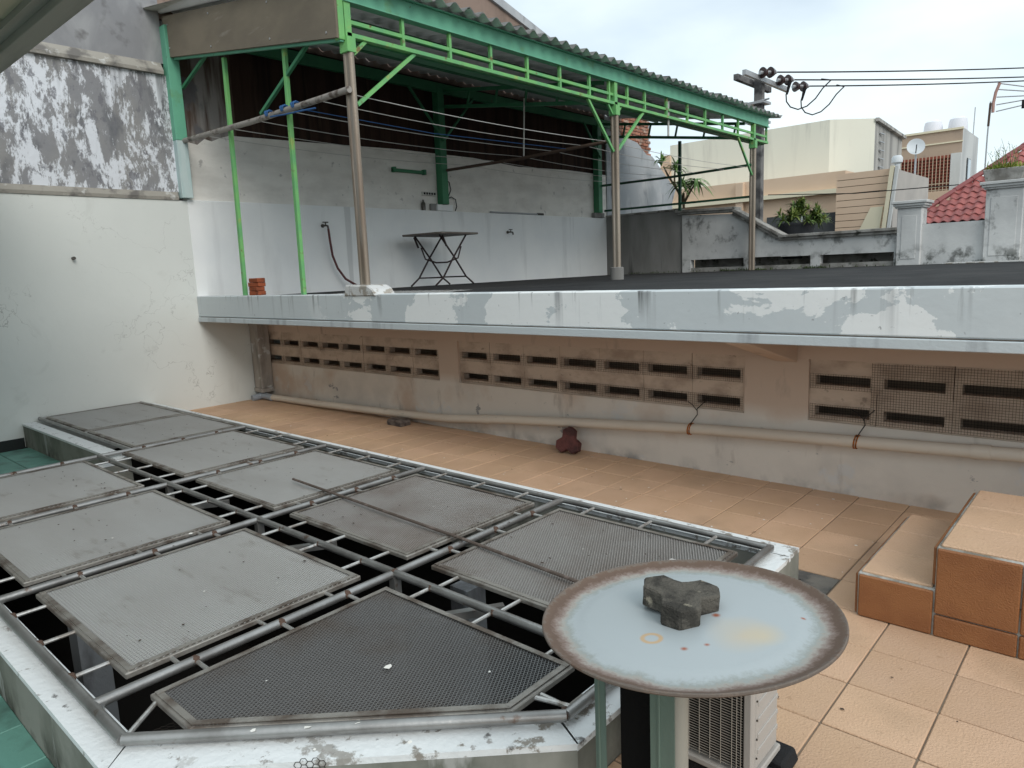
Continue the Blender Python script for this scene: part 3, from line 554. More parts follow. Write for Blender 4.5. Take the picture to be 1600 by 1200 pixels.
for i in range(4):
    xa, xb = BX[i+1], BX[i]
    for t in (.2, .5, .8):
        x = xa+(xb-xa)*t
        rung((x, 1.835, ZG), (x, YM, ZG)); rung((x+.02, YM, ZG), (x+.02, 2.13, ZG)); rung((x-.02, 3.105, ZG), (x-.02, YK, ZG)); weld((x+.01, YM, ZG+.004))
        if i > 0: rung((x, YN, ZG), (x, .815, ZG)); weld((x, YN+.008, ZG))
    for t in (.15, .5, .82):
        for (ya, yb) in ((.815, 1.83), (2.13, 3.105)):
            y = ya+(yb-ya)*t
            if i == 0 and ya < 1 and t < .7: 
                pass
            else: rung((xb-.115, y, ZG), (xb, y, ZG))
            rung((xa, y+.05, ZG), (xa+.115, y+.05, ZG)); weld((xa, y+.05, ZG+.002))
rung((-2.29, .665, ZG), (-2.42, .82, ZG)); rung((-1.425, 1.62, ZG), (-1.285, 1.66, ZG)); weld((-2.57, .665, ZG)); weld((-1.285, 1.62, ZG)); weld((-2.57, YM, ZG+.006))
for (x, y) in ((-2.57, YM), (-3.83, YM), (-5.07, YM)): part('stub_leg', MB().box(x-.02, x+.02, y-.02, y+.02, -.30, ZG-.012), 'steel_tube', gr)
for x in BX[1:4]: part('cross_brace', MB().beam((x+.35, 1.83, ZG-.07), (x+.55, 2.13, ZG-.07), .035, .035), 'steel_tube', gr)
# long rod lying on the mesh
solo('rod', MB().tube([(-4.31, 2.495, .236), (-3.5, 2.465, .230), (-2.57, 2.42, .229), (-1.6, 2.35, .229)], .0085, 8), 'rusty_rod', 'long thin rusty rod lying across the mesh panels', 'rod', smooth=True)
# pale flakes, leaves and droppings on the mesh and the tiles
m = MB()
for (x, y, s) in ((-1.93, 1.42, .014), (-1.86, 1.05, .013), (-1.76, 1.16, .013), (-1.98, .93, .008), (-1.55, 1.20, .007), (-1.75, 1.00, .005), (-2.2, 1.1, .004), (-1.62, 1.62, .005), (-3.1, 1.3, .006), (-2.9, 1.55, .004), (-3.9, 1.6, .012), (-2.0, 2.7, .006), (-3.1, 2.7, .005), (-4.2, 1.3, .006)):
    a = random.uniform(0, 6); pts = [(x+s*math.cos(a+k*1.26)*random.uniform(.6, 1.4), y+s*math.sin(a+k*1.26)*random.uniform(.6, 1.4), ZG+.0165+random.uniform(0, .003)) for k in range(5)]
    m.poly(pts, [(0, 1, 2, 3, 4)])
for k in range(70):
    x = random.uniform(-8, -.9); y = random.uniform(3.6, 4.85); s = random.uniform(.004, .011); a = random.uniform(0, 6)
    m.poly([(x+s*math.cos(a+q*1.57)*random.uniform(.5, 1.3), y+s*math.sin(a+q*1.57)*random.uniform(.5, 1.3), .003) for q in range(4)], [(0, 1, 2, 3)])
stuff('paint_flakes', m, 'petal', 'pale paint flakes scattered over the mesh panels and orange tiles', 'flakes')
m = MB()
for k in range(330):
    if k < 200: x, y, z = random.uniform(-8.6, -1.5), random.uniform(2.2, 3.2), ZG+.0165
    elif k < 270: x, y, z = random.uniform(-6.2, -2.7), random.uniform(.9, 1.8), ZG+.0165
    else: x, y, z = random.uniform(-7, .2), random.choice((random.uniform(3.6, 4.8), random.uniform(2, 3.2) if k > 175 else 4)), .003
    if z < .1 and x < -1.2 and y < 3.5: continue
    s = random.uniform(.003, .011); a = random.uniform(0, 6)
    m.poly([(x+s*math.cos(a+q*1.57)*random.uniform(.4, 1.4), y+s*.7*math.sin(a+q*1.57), z+random.uniform(0, .003)) for q in range(4)], [(0, 1, 2, 3)])
stuff('leaf_bits', m, 'speck', 'small dark leaf bits scattered over the mesh panels and tiles', 'leaf litter')

# ------------------------------------------------------------------ steps
st = thing('tiled_steps', (-.3, 3.7, 0), 'two orange tiled steps on the right with pale grout edges', 'steps')
def step(x0, x1, z0, z1):
    part('step_core', MB().box(x0+.006, x1, 3.236, 4.125, z0, z1-.010), 'nosing_grout', st, bev=.006)
step(-.885, .3, -.01, .213); step(-.585, .3, .20, .403)
for k in range(3):
    y0 = 3.246+k*.295; part('tile', MB().box(-.868, -.588, y0, y0+.289, .19, .2135), 'orange_tile', st, bev=.006)
    for j in range(2): part('tile', MB().box(-.566+j*.30, -.272+j*.30, y0, y0+.289, .38, .4035), 'orange_tile', st, bev=.006)
part('riser_tile', MB().box(-.872, -.582, 3.224, 3.24, .002, .196), 'riser_tile', st, bev=.005)
for j in range(3):
    part('riser_tile', MB().box(-.574+j*.295, -.285+j*.295, 3.222, 3.24, .102, .388), 'riser_tile', st, bev=.005)
    part('riser_tile', MB().box(-.574+j*.295, -.285+j*.295, 3.222, 3.24, .002, .096), 'riser_tile', st, bev=.005)
for k in range(3):
    y0 = 3.25+k*.295; part('riser_tile', MB().box(-.892, -.877, y0, y0+.289, .002, .19), 'riser_tile', st, bev=.005); part('riser_tile', MB().box(-.592, -.577, y0, y0+.289, .216, .385), 'riser_tile', st, bev=.005)
solo('bare_patch', MB().prism([(-1.19, 3.28), (-1.05, 3.275), (-1.05, 3.555), (-1.33, 3.555), (-1.33, 3.45), (-1.2, 3.45)], 'z', -.0055, -.002), 'raw_concrete', 'bare dark mortar patch beside the curb corner where a tile is missing', 'patch')

# ------------------------------------------------------------------ pipes on the vent wall
pp = thing('drain_pipe', (-4, 4.85, 0), 'long beige plastic drain pipe sloping along the foot of the vent wall', 'pipe')
pts = [(-8.74, 4.80, .045), (-7.6, 4.82, .055), (-6.6, 4.84, .075), (-5.9, 4.85, .092), (-5.26, 4.855, .118), (-4.4, 4.86, .20), (-3.5, 4.86, .27), (-2.43, 4.86, .345), (-1.4, 4.86, .39), (-.46, 4.86, .43), (1.5, 4.86, .50), (3.0, 4.86, .55)]
part('pipe_run', MB().tube(pts, .041, 16), 'pvc', pp, True)
def lerp(x):
    for a, b in zip(pts, pts[1:]):
        if a[0] <= x <= b[0]: t = (x-a[0])/(b[0]-a[0]); return Vector([a[i]+(b[i]-a[i])*t for i in range(3)])
for x in (-4.78, -.72): part('socket', MB().tube([lerp(x), lerp(x+.10)], .0455, 16), 'pvc', pp, True)
part('elbow', MB().tube([(-8.60, 4.79, .045), (-8.74, 4.80, .047), (-8.84, 4.80, .05), (-8.88, 4.77, .045), (-8.89, 4.66, .03)], .043, 14), 'pvc_grey', pp, True)
for x, l in ((-2.55, 'rusty wire tie round the pipe below the middle vents'), (-1.36, 'rusty wire tie round the pipe below the right vents')):
    c = lerp(x); t = thing('wire_tie', c-Vector((0, 0, .04)), l, 'wire')
    for d in (-.007, .008): part('band', MB().tube([c+Vector((d+.006*math.sin(a*.5), 0.0445*math.cos(a*.5236), .0445*math.sin(a*.5236))) for a in range(13)], .005, 6), 'rust_band', t, True)
    part('twisted_wire', MB().tube([c+Vector((.01, -.03, .04)), c+Vector((.04, .03, .11)), c+Vector((.03, .045, .15)), c+Vector((.09, .05, .21))], .004, 6), 'wire_dark', t, True)
    part('twisted_wire', MB().tube([c+Vector((.03, .04, .14)), c+Vector((-.01, .045, .18)), c+Vector((-.05, .05, .20))], .003, 6), 'wire_dark', t, True)
db = thing('downpipe_box', (-8.9, 4.85, .13), 'stained boxed downpipe in the corner beside the vent wall', 'downpipe')
part('box', MB().box(-8.985, -8.78, 4.76, 4.928, .16, 1.10), 'drain_box', db, bev=.008)
part('collar', MB().box(-8.99, -8.77, 4.75, 4.927, .10, .158), 'drain_box', db, bev=.008)
part('outlet', MB().tube([(-8.88, 4.82, .12), (-8.88, 4.81, .03)], .05, 12), 'pvc_grey', db, True)
part('strap', MB().box(-8.99, -8.775, 4.755, 4.929, 1.0, 1.025), 'drain_box', db)

# ------------------------------------------------------------------ pavers
def tri_paver(name, s, h):
    m = MB(); c = [(s*.577*math.cos(R(90+120*k)), s*.577*math.sin(R(90+120*k))) for k in range(3)]
    import itertools
    pts = set()
    hexs = []
    for (cx, cy) in c: hexs.append([(cx+s*.577*math.cos(R(60*k+30)), cy+s*.577*math.sin(R(60*k+30))) for k in range(6)])
    # union outline of three hexagons meeting at the centre
    ed = {}
    for hx in hexs:
        for i in range(6):
            a = tuple(round(v, 4)+0. for v in hx[i]); b = tuple(round(v, 4)+0. for v in hx[(i+1) % 6]); ed[(a, b)] = 1
    near = lambda p, q: abs(p[0]-q[0]) < .002 and abs(p[1]-q[1]) < .002
    L_ = [e for e in ed if not any(near(e[0], f[1]) and near(e[1], f[0]) for f in ed)]
    cur = L_.pop(0); out = [cur[0]]
    while L_:
        nx = next((e for e in L_ if near(e[0], cur[1])), None)
        if nx is None: break
        L_.remove(nx); out.append(nx[0]); cur = nx
    m.prism(out, 'z', 0, h); me = m.mesh(name, bev=.004)
    bm = bmesh.new(); bm.from_mesh(me)
    bmesh.ops.triangulate(bm, faces=bm.faces); bmesh.ops.subdivide_edges(bm, edges=[e for e in bm.edges if e.calc_length() > .025], cuts=1); bmesh.ops.triangulate(bm, faces=bm.faces)
    rr = random.Random(3)
    for v in bm.verts: v.co += Vector((rr.uniform(-1, 1), rr.uniform(-1, 1), rr.uniform(-1, 1)))*.0013
    bm.to_mesh(me); bm.free(); return me
o = link('paver', tri_paver('paver', .097, .056), 'paver_grey', None, (-.852, 1.565, .7025)); o.rotation_euler = (0, R(-3.8), R(-152)); tag(o, 'mossy grey three lobed concrete paver weighing down the metal dish', 'paver')
o = link('paver', tri_paver('paver', .115, .06), 'paver_red', None, (-3.66, 4.80, .098)); o.rotation_euler = (R(76), 0, R(3)); tag(o, 'dark red three lobed paver standing against the wall under the pipe', 'paver')
m = MB().prism([(-6.03, 0.0), (-5.80, 0.0), (-5.79, .045), (-5.84, .066), (-5.93, .060), (-6.02, .066), (-6.045, .03)], 'y', 4.665, 4.80); solo('stone_block', m, 'stone_brown', 'small brown stone lying under the low end of the drain pipe', 'stone', bev=.006)

# ------------------------------------------------------------------ dish, stand and air conditioner
TC = (-.817, 1.543, .70)
td = solo('metal_dish', MB().lathe([(0, .005), (.05, .0052), (.25, .005), (.275, .003), (.292, -.002), (.318, -.002), (.340, .002), (.356, .008), (.366, .0135), (.370, .0150), (.3728, .0135), (.3732, .009), (.368, .004), (.345, -.004), (.30, -.008), (.05, -.004), (0, -.004)], TC, 96), 'tray', 'large round white metal dish with rusty rim on a green stand', 'dish', smooth=True); td.rotation_euler = (0, R(-3.8), 0)
sg = thing('dish_stand', (-.9, 1.5, 0), 'green metal stand under the round dish, its shaded gap built as a black sheet', 'stand')
def leg(x0, x1, y, nm='leg'):
    m = MB().box(x0, x1, y, y+.004, .0, .668); m.box(x0, x0+.004, y+.004, y+.035, 0, .668); m.tube([(x0+(x1-x0)*.38, y-.001, .0), (x0+(x1-x0)*.38, y-.001, .668)], .004, 6); part(nm, m, 'stand_green', sg, bev=0)
leg(-1.085, -1.05, 1.5); leg(-.906, -.835, 1.5); leg(-1.10, -1.065, 1.74); leg(-.99, -.955, 1.74)
part('rounded_post', MB().tube([(-.836, 1.528, 0), (-.836, 1.528, .668)], .024, 16), 'stand_beige', sg, True)
part('gap_shade_sheet', MB().box(-1.026, -.90, 1.54, 1.62, .01, .664), 'gap_shade', sg)  # black sheet stands in for the shade of the gap behind the legs
part('top_frame', MB().box(-1.08, -.80, 1.72, 1.735, .645, .667), 'stand_green', sg)
ac = thing('outdoor_air_conditioner', (-.95, 1.93, .06), 'beige outdoor air conditioner unit with wire coil guard behind the dish stand', 'air conditioner')
part('casing', MB().box(-1.15, -.772, 1.862, 2.044, .085, .615), 'ac_white', ac, bev=.012)
part('coil', MB().box(-1.145, -.79, 1.846, 1.861, .10, .60), 'ac_fin', ac)
part('corner_post', MB().box(-.794, -.768, 1.832, 1.86, .085, .615), 'ac_white', ac, bev=.004)
part('base_pan', MB().box(-1.155, -.764, 1.828, 2.05, .062, .084), 'ac_white', ac, bev=.004)
m = MB(); 
for k in range(58): m.tube([(-1.14, 1.838, .10+k*.0088), (-.798, 1.838, 0.10+k*.0088+.0)], .0013, 5, cap=False)
for x in (-1.09, -1.03, -.97, -.935, -.90, -.865, -.83, -.815, -.802): m.tube([(x, 1.835, .095), (x, 1.835, .605)], .0013, 5, cap=False)
part('coil_guard', m, 'ac_wire', ac, kind='stuff')
for k in range(9):
    z = .15+k*.052; part('rib', MB().beam((-.7715, 1.885, z-.004), (-.7715, 2.034, z+.002), .006, .016), 'ac_white', ac, bev=.002)
for k in range(8): part('screw', MB().tube([(-.772, 1.876, .13+k*.062), (-.768, 1.876, .13+k*.062)], .003, 6), 'tap_metal', ac)
part('service_valve', MB().tube([(-.764, 1.93, .05), (-.742, 1.93, .05)], .018, 10), 'galv', ac, True)
for y in (1.85, 1.985): part('foot', MB().prism([(-1.16, 0.001), (-.745, 0.001), (-.72, .02), (-.735, .06), (-1.16, .06)], 'y', y, y+.11), 'rubber', ac, bev=.006)

# ------------------------------------------------------------------ canopy
XP = -5.62; PY = [4.2, 8.55, 13.1]
SLP = .155
roofz = lambda x: 4.235+(XP-x)*SLP
ca = thing('canopy', (-7.3, 8.8, 1.4), 'green steel lean-to canopy with corrugated roof over the terrace', 'canopy')
for i, y in enumerate(PY):
    b = [1.50, 1.55, 1.40][i]
    m = MB(); m.tube([(XP-.028, y, b), (XP-.028, y, 3.60)], .031, 12); m.tube([(XP+.028, y+.006, b), (XP+.028, y+.006, 3.60)], .031, 12); m.box(XP-.04, XP+.04, y-.022, y+.03, b, 3.6)
    po = part('post', m, 'post_steel', ca, True)
    part('post_cap', MB().box(XP-.062, XP+.062, y-.045, y+.05, 3.601, 3.735), 'green_light', po, bev=.004)
    part('upright', MB().box(XP-.035, XP+.035, y-.035, y+.035, 3.735, 4.04), 'green_light', po, bev=.003)
for (xb, xt, nm) in ((-7.93, -7.88, 'post'), (-6.69, -6.66, 'post')):
    m = MB(); m.beam((xb, 4.2, 1.424), (xt, 4.2, 4.05 if xt < -7 else 3.92), .05, .04, Vector((0, 1, 0))); part(nm, m, 'green_light', ca, bev=.003)
part('post_footing', MB().lathe([(0, .0), (.095, .0), (.095, .17), (.085, .18), (0, .18)], (XP, 8.55, 1.39), 20), 'grey_concrete', ca, True)
part('post_footing', MB().prism([(-5.83, 1.405), (-5.33, 1.405), (-5.38, 1.47), (-5.45, 1.505), (-5.80, 1.515), (-5.815, 1.47)], 'y', 4.095, 4.34), 'chip_white', ca, bev=.012)
# truss on the open side
part('top_beam', MB().box(XP-.03, XP+.03, 4.16, 13.72, 4.045, 4.20), 'green_beam', ca)
m = MB().box(XP-.05, XP+.062, 4.16, 13.74, 4.201, 4.213); m.box(XP-.05, XP+.05, 4.16, 13.73, 4.032, 4.044); part('beam_flange', m, 'green_beam', ca)
part('mid_rail', MB().beam((XP, 4.2, 3.875), (XP, 13.70, 3.865), .03, .034), 'green_light', ca)
part('bottom_rail', MB().box(XP-.035, XP+.035, 4.18, 13.72, 3.737, 3.777), 'green_light', ca, bev=.003)
part('bottom_channel', MB().box(XP-.16, XP-.04, 4.2, 13.70, 3.725, 3.785), 'green_dark', ca)
for y in (4.86, 5.49, 6.11, 6.73, 7.35, 7.97, 8.42, 8.87, 9.33, 9.95, 10.6, 11.2, 11.84, 12.45, 13.69):
    part('rail_upright', MB().box(XP-.018, XP+.018, y-.016, y+.016, 3.778, 4.031), 'green_light', ca)
def brace(p, q, mat='green_light', w=.035): part('brace', MB().beam(p, q, w, w), mat, ca, bev=.002)
brace((XP, 4.26, 3.16), (XP, 5.0, 3.74)); brace((XP, 4.25, 3.6), (XP, 4.4, 3.74))
for y, d in ((8.55, .62), (13.1, .66)):
    brace((XP, y-.04, 3.13), (XP, y-d, 3.74))
    if y < 9: brace((XP, y+.04, 3.13), (XP, y+d+.12, 3.74)); brace((XP, y-.05, 3.62), (XP, y-.16, 3.74), w=.028); brace((XP, y+.05, 3.62), (XP, y+.16, 3.74), w=.028)
# wall side
for i, y in enumerate((4.11, 8.46, 13.0)):
    z0 = 2.63 if i == 0 else 2.72
    wp = part('wall_post', MB().box(XW-.062, XW+.075, y-.07, y+.07, 3.31 if i == 0 else z0, 4.62), 'green_dark' if i else 'green_beam', ca, bev=.004)
    if i == 0: part('post_foot', MB().box(XW-.06, XW+.072, y-.068, y+.068, z0, 3.309), 'teal_paint', wp, bev=.004)
    else: part('footing', MB().box(XW-.06, XW+.03, y-.16, y+.20, 2.616, 2.719), 'terrace_wall' if i == 1 else 'grey_concrete', ca, bev=.006)
part('wall_beam', MB().box(-8.99, -8.93, 4.2, 13.6, 4.50, 4.65), 'green_dark', ca)
for x in (-7.95, -6.8): part('purlin', MB().box(x-.03, x+.03, 4.2, 13.7, roofz(x)-.10, roofz(x)-.034), 'green_dark', ca)
for y in (4.24, 8.55, 13.1):
    o1, o2 = (-.165, -.435)
    part('truss_chord', MB().beam((-8.92, y, roofz(-8.92)-.2), (XP-.17, y, roofz(XP-.17)-.2), .05, .05), 'green_dark', ca)
    part('truss_chord', MB().beam((-8.92, y, roofz(-8.92)-.455), (XP-.17, y, roofz(XP-.17)-.455), .05, .05), 'green_dark', ca)
    if y > 5:
        for k in range(5): x = -8.4+k*.6; part('truss_web', MB().beam((x, y, roofz(x)-.435), (x+.05, y, roofz(x)-.22), .03, .03), 'green_dark', ca)
brace((-8.95, 4.2, 3.93), (-8.3, 4.2, 4.16), 'green_dark'); brace((-7.21, 4.2, 3.34), (-6.25, 4.2, 3.82), 'green_dark')
brace((-8.9, 8.46, 3.75), (-8.9, 7.75, 4.5), 'green_dark'); brace((-8.9, 8.46, 3.75), (-8.9, 9.2, 4.5), 'green_dark'); brace((-8.9, 13.0, 3.85), (-8.9, 12.4, 4.5), 'green_dark')
part('hanger_rod', MB().tube([(-7.22, 8.5, 3.27), (-7.17, 8.5, 4.1)], .012, 8), 'line_wire', ca, True)
part('hanger_rod', MB().tube([(XP-.02, 10.05, 3.5), (XP-.02, 10.05, 4.0)], .016, 8), 'line_wire', ca, True)
# frame at the far end
for (x, z0, z1) in ((-7.13, 2.62, 3.95),): part('end_post', MB().beam((x, 13.15, z0), (x, 13.15, z1), .05, .05), 'green_black', ca)
part('end_rail', MB().beam((-8.93, 13.15, 2.76), (XP, 13.15, 2.75), .04, .04), 'green_black', ca)
# roof sheets: two courses of wide corrugated sheets
WV = .205
def sheet_mesh(length, n=5):
    m = MB(); N = n*8; k = 0; th = .007; nl = 4
    for side in (0, 1):
        for i in range(nl+1):
            for j in range(N+1):
                y = j*WV/8; z = .031*math.cos(2*math.pi*j/8); m.v.append((-length*i/nl, y, z+i*length/nl*SLP-side*th))
    W_ = N+1
    for side in (0, 1):
        for i in range(nl):
            for j in range(N):
                a = side*(nl+1)*W_+i*W_+j; m.f.append((a, a+1, a+W_+1, a+W_))
    off = (nl+1)*W_
    for j in range(N): m.f.append((j, j+1, off+j+1, off+j)); m.f.append((nl*W_+j, nl*W_+j+1, off+nl*W_+j+1, off+nl*W_+j))
    for i in range(nl): m.f.append((i*W_, (i+1)*W_, off+(i+1)*W_, off+i*W_)); m.f.append((i*W_+N, (i+1)*W_+N, off+(i+1)*W_+N, off+i*W_+N))
    me = m.mesh('roof_sheet', True); me.materials.append(MATS['roof_sheet']); me.materials.append(MATS['roof_under'])
    for p in me.polygons[nl*N:2*nl*N]: p.material_index = 1
    return me
sa, sb = sheet_mesh(1.95), sheet_mesh(1.85)
for k in range(13):
    y = 3.98+k*WV*4.0; dz = .010*(k % 2)
    if y+WV*5 > 14.75: break
    inst('roof_sheet', sa, ca, (-5.43+random.uniform(-.02, .02), y, roofz(-5.43)+.024+dz), (0, random.uniform(-.003, .003), 0))
    inst('roof_sheet', sb, ca, (-7.22, y, roofz(-7.22)+.045+dz))
fb = part('fascia_board', MB().poly([(-9.03, 4.075, 4.275), (-5.60, 4.075, 3.71), (-5.60, 4.075, 4.185), (-9.03, 4.075, 4.735), (-9.03, 4.11, 4.275), (-5.60, 4.11, 3.71), (-5.60, 4.11, 4.185), (-9.03, 4.11, 4.735)], [(0, 1, 2, 3), (7, 6, 5, 4), (0, 4, 5, 1), (1, 5, 6, 2), (2, 6, 7, 3), (3, 7, 4, 0)]), 'fascia', ca)
for (x, dz) in ((-8.9, .1), (-8.9, .36), (-7.9, .06), (-7.9, .40), (-6.7, .06), (-6.7, .40), (-5.75, .05), (-5.75, .42)): part('screw', MB().tube([(x, 4.074, 4.275-(x+9.03)*.1647+dz), (x, 4.068, 4.275-(x+9.03)*.1647+dz)], .010, 8), 'galv', fb)
part('front_angle', MB().beam((-9.0, 4.13, 4.262), (-5.6, 4.13, 3.700), .035, .03), 'green_beam', ca)
part('front_corner_post', MB().box(XP-.045, XP+.03, 4.10, 4.16, 3.70, 4.22), 'green_light', ca, bev=.004)
m = MB(); m.poly([(-9.25, 3.85, 4.80), (-8.2, 3.98, 4.70), (-8.2, 4.6, 4.75), (-9.25, 4.6, 4.92)], [(0, 1, 2, 3)]); m.poly([(-9.25, 3.85, 4.812), (-8.2, 3.98, 4.712), (-8.2, 4.6, 4.762), (-9.25, 4.6, 4.932)], [(0, 1, 2, 3)])
part('flashing', m, 'white_plastic', ca)
# clothes poles and lines
for (p, q, r, mt, l) in (((-9.0, 4.14, 3.31), (-5.56, 4.14, 3.27), .03, 'pole_pipe', 'grey clothes pole along the front edge of the canopy tied with blue rope'),
                         ((-8.9, 8.49, 3.27), (-5.68, 8.49, 3.27), .024, 'pole_brown', 'dark brown clothes pole across the middle of the canopy'),
                         ((-8.95, 13.05, 3.28), (-5.63, 13.05, 3.31), .024, 'green_black', 'dark clothes bar across the far end of the canopy')):
    solo('clothes_pole', MB().tube([p, ((p[0]+q[0])/2, p[1], (p[2]+q[2])/2-.02), q], r, 10), mt, l, 'pole', 'clothes poles', smooth=True)
for k, (x, z0) in enumerate(((-5.72, 3.30), (-6.15, 3.31), (-6.75, 3.32), (-7.35, 3.32), (-7.95, 3.33), (-8.5, 3.33))):
    pts = []
    for i in range(25):
        y = 4.14+i*(13.05-4.14)/24; s = ((y-4.14) % 4.4)/4.4; pts.append((x, y, z0-.02-.16*s*(1-s)*(1+.3*(k % 2))-.0*k))
    solo('clothes_line', MB().tube(pts, .0042, 6), 'line_wire', 'pale clothes line, ' + ('nearest the open side', 'second from the open side', 'third from the open side', 'third from the wall', 'second from the wall', 'nearest the wall')[k] + ' of six under the canopy', 'clothes line', 'clothes lines', smooth=True)
m = MB()
for x0 in (-6.75, -6.55, -7.05):
    m.tube([(x0+.10*math.sin(i*.25)*.6+i*.008, 4.14+.036*math.cos(i*.9), 3.288+.036*math.sin(i*.9)) for i in range(20)], .008, 6)
m.tube([(-6.9, 4.12, 3.25), (-6.6, 4.10, 3.22), (-6.3, 4.12, 3.21), (-6.1, 4.13, 3.20)], .008, 6); m.tube([(-6.6, 4.14, 3.30), (-6.5, 6, 3.23), (-6.4, 8.49, 3.27)], .004, 6)
solo('blue_rope', m, 'blue_rope', 'blue rope knotted round the front clothes pole and trailing off', 'rope', smooth=True)

# ------------------------------------------------------------------ things on the terrace
tb = thing('folding_table', (-8.35, 7.75, 1.39), 'dark folding table with crossed metal legs on the terrace', 'table')
c = Vector((-8.35, 7.75, 1.39)); TR = Matrix.Rotation(R(4), 3, 'Z')
def tp(x, y, z): v = TR @ Vector((x, y, 0)); return c+Vector((v.x, v.y, z))
m = MB(); hw = .42
cor = [tp(-hw, -hw, .775), tp(hw, -hw, .775), tp(hw, hw, .775), tp(-hw, hw, .775)]
m.poly(cor+[p+Vector((0, 0, .03)) for p in cor], [(3, 2, 1, 0), (4, 5, 6, 7), (0, 1, 5, 4), (1, 2, 6, 5), (2, 3, 7, 6), (3, 0, 4, 7)]); part('table_top', m, 'table_top', tb, bev=.006)
for a in (-1, 1):      # two crossed leg frames
    for s in (-1, 1):
        part('leg', MB().tube([tp(a*.26*1, s*.30, .77), tp(a*.03+a*.23, s*-.02, .42), tp(a*.26, s*-.26, .13), tp(a*.26, s*-.44, .012)], .014, 8), 'table_leg', tb, True)
for s in (-1, 1): part('foot_bar', MB().tube([tp(-.26, s*.26, .13), tp(.26, s*.26, .13)], .011, 8), 'table_leg', tb, True)
part('leg_brace', MB().tube([tp(-.22, -.22, .60), tp(-.20, -.16, .42), tp(-.1, -.02, .36), tp(.1, .02, .36), tp(.2, .16, .42), tp(.22, .22, .60)], .013, 8), 'table_leg', tb, True)
for a in (-1, 1): part('catch', MB().tube([tp(a*.3, -.28, .76), tp(a*.3, -.2, .60)], .016, 6), 'table_leg', tb, True)
bm_ = MB().box(-.1, .1, -.05, .05, -.024, .024).mesh('brick', bev=.006); bm_.materials.append(MATS['brick_red'])
for k, (dx, rz, l) in enumerate(((0, .05, 'bottom'), (-.008, -.06, 'second'), (.0, .12, 'third'), (.012, -.02, 'topmost'))):
    o = inst('brick', bm_, None, (-7.735+dx, 4.24, 1.449+k*.0485), (0, random.uniform(-.02, .02), rz)) if False else None
    o = bpy.data.objects.new('brick', bm_); COL.objects.link(o); o.location = (-7.72+dx, 4.24, 1.449+k*.0486); o.rotation_euler = (0, 0, rz)
    tag(o, l+(' red brick from the base' if l in ('second', 'third') else ' red brick')+' in the small stack of four beside the green post', 'brick', 'stack of bricks')
def tap(y, z, label):
    t = thing('water_tap', (XW, y, z), label, 'tap'); x = XW
    part('body', MB().tube([(x-.01, y, z), (x+.09, y, z), (x+.13, y, z-.01), (x+.14, y, z-.05)], .014, 8), 'tap_metal', t, True)
    part('flange', MB().tube([(x, y, z), (x+.012, y, z)], .028, 10), 'tap_metal', t, True)
    part('handle', MB().tube([(x+.08, y-.045, z+.045), (x+.08, y+.045, z+.045)], .009, 6), 'tap_metal', t, True); part('stem', MB().tube([(x+.08, y, z), (x+.08, y, z+.045)], .009, 6), 'tap_metal', t, True)
tap(6.05, 2.33, 'dark wall tap with a hose at the left end of the terrace wall'); tap(10.05, 2.28, 'small bare wall tap to the right of the folding table')
solo('hose', MB().tube([(-8.86, 6.05, 2.28), (-8.87, 6.07, 2.1), (-8.88, 6.10, 1.9), (-8.88, 6.17, 1.72), (-8.86, 6.28, 1.56), (-8.80, 6.42, 1.46), (-8.7, 6.55, 1.41)], .017, 10), 'hose', 'dark red rubber hose hanging from the terrace tap to the floor', 'hose', smooth=True)
t = thing('tube_lamp', (XW-.05, 7.8, 3.18), 'green painted tube lamp holder on the terrace wall left of the post', 'lamp')
part('housing', MB().box(XW-.07, XW-.02, 7.44, 8.12, 3.195, 3.245), 'green_dark', t, bev=.004)
for y in (7.44, 8.07): part('end_holder', MB().box(XW-.07, XW+.005, y, y+.05, 3.185, 3.265), 'green_dark', t, bev=.004)
t = thing('socket_strip', (XW-.05, 8.2, 2.86), 'pale multi socket power strip fixed beside the green wall post', 'power strip')
part('body', MB().box(XW-.07, XW-.03, 8.04, 8.34, 2.86, 2.92), 'white_plastic', t, bev=.004)
for k in range(5): part('socket', MB().box(XW-.035, XW-.027, 8.06+k*.055, 8.10+k*.055, 2.872, 2.908), 'dark_slot', t)
solo('cable', MB().tube([(XW-.05, 8.56, 3.16), (XW-.04, 8.66, 3.10), (XW-.05, 8.70, 2.98), (XW-.05, 8.62, 2.84), (XW-.05, 8.60, 2.76)], .008, 6), 'black_cable', 'black cable looping down right of the green wall post', 'cable', smooth=True)
solo('cable', MB().tube([(XW-.05, 8.60, 2.82), (XW-.03, 8.68, 2.86), (XW-.03, 8.78, 2.82), (XW-.03, 8.80, 2.70), (XW-.03, 8.76, 2.63)], .008, 6), 'black_cable', 'short black cable arching down onto the wall ledge by the post', 'cable', smooth=True)
solo('bottle', MB().lathe([(0, 0), (.035, 0), (.035, .11), (.015, .14), (.015, .17), (0, .17)], (XW-.03, 8.04, 2.616), 12), 'tap_metal', 'small dark bottle standing on the wall ledge left of the post', 'bottle', smooth=True)
solo('junction_box', MB().box(XW-.065, XW-.01, 8.20, 8.34, 2.6165, 2.73), 'grey_concrete', 'grey junction box on the wall ledge against the post footing', 'box', bev=.004)
t = thing('ledge_pipe', (XW-.03, 10.4, 2.616), 'grey pipe with dark end fitting lying on the terrace wall ledge', 'pipe')
part('pipe', MB().tube([(XW-.035, 9.65, 2.636), (XW-.035, 11.0, 2.636)], .018, 8), 'galv', t, True); part('fitting', MB().tube([(XW-.035, 10.98, 2.64), (XW-.035, 11.16, 2.64)], .024, 10), 'tap_metal', t, True)

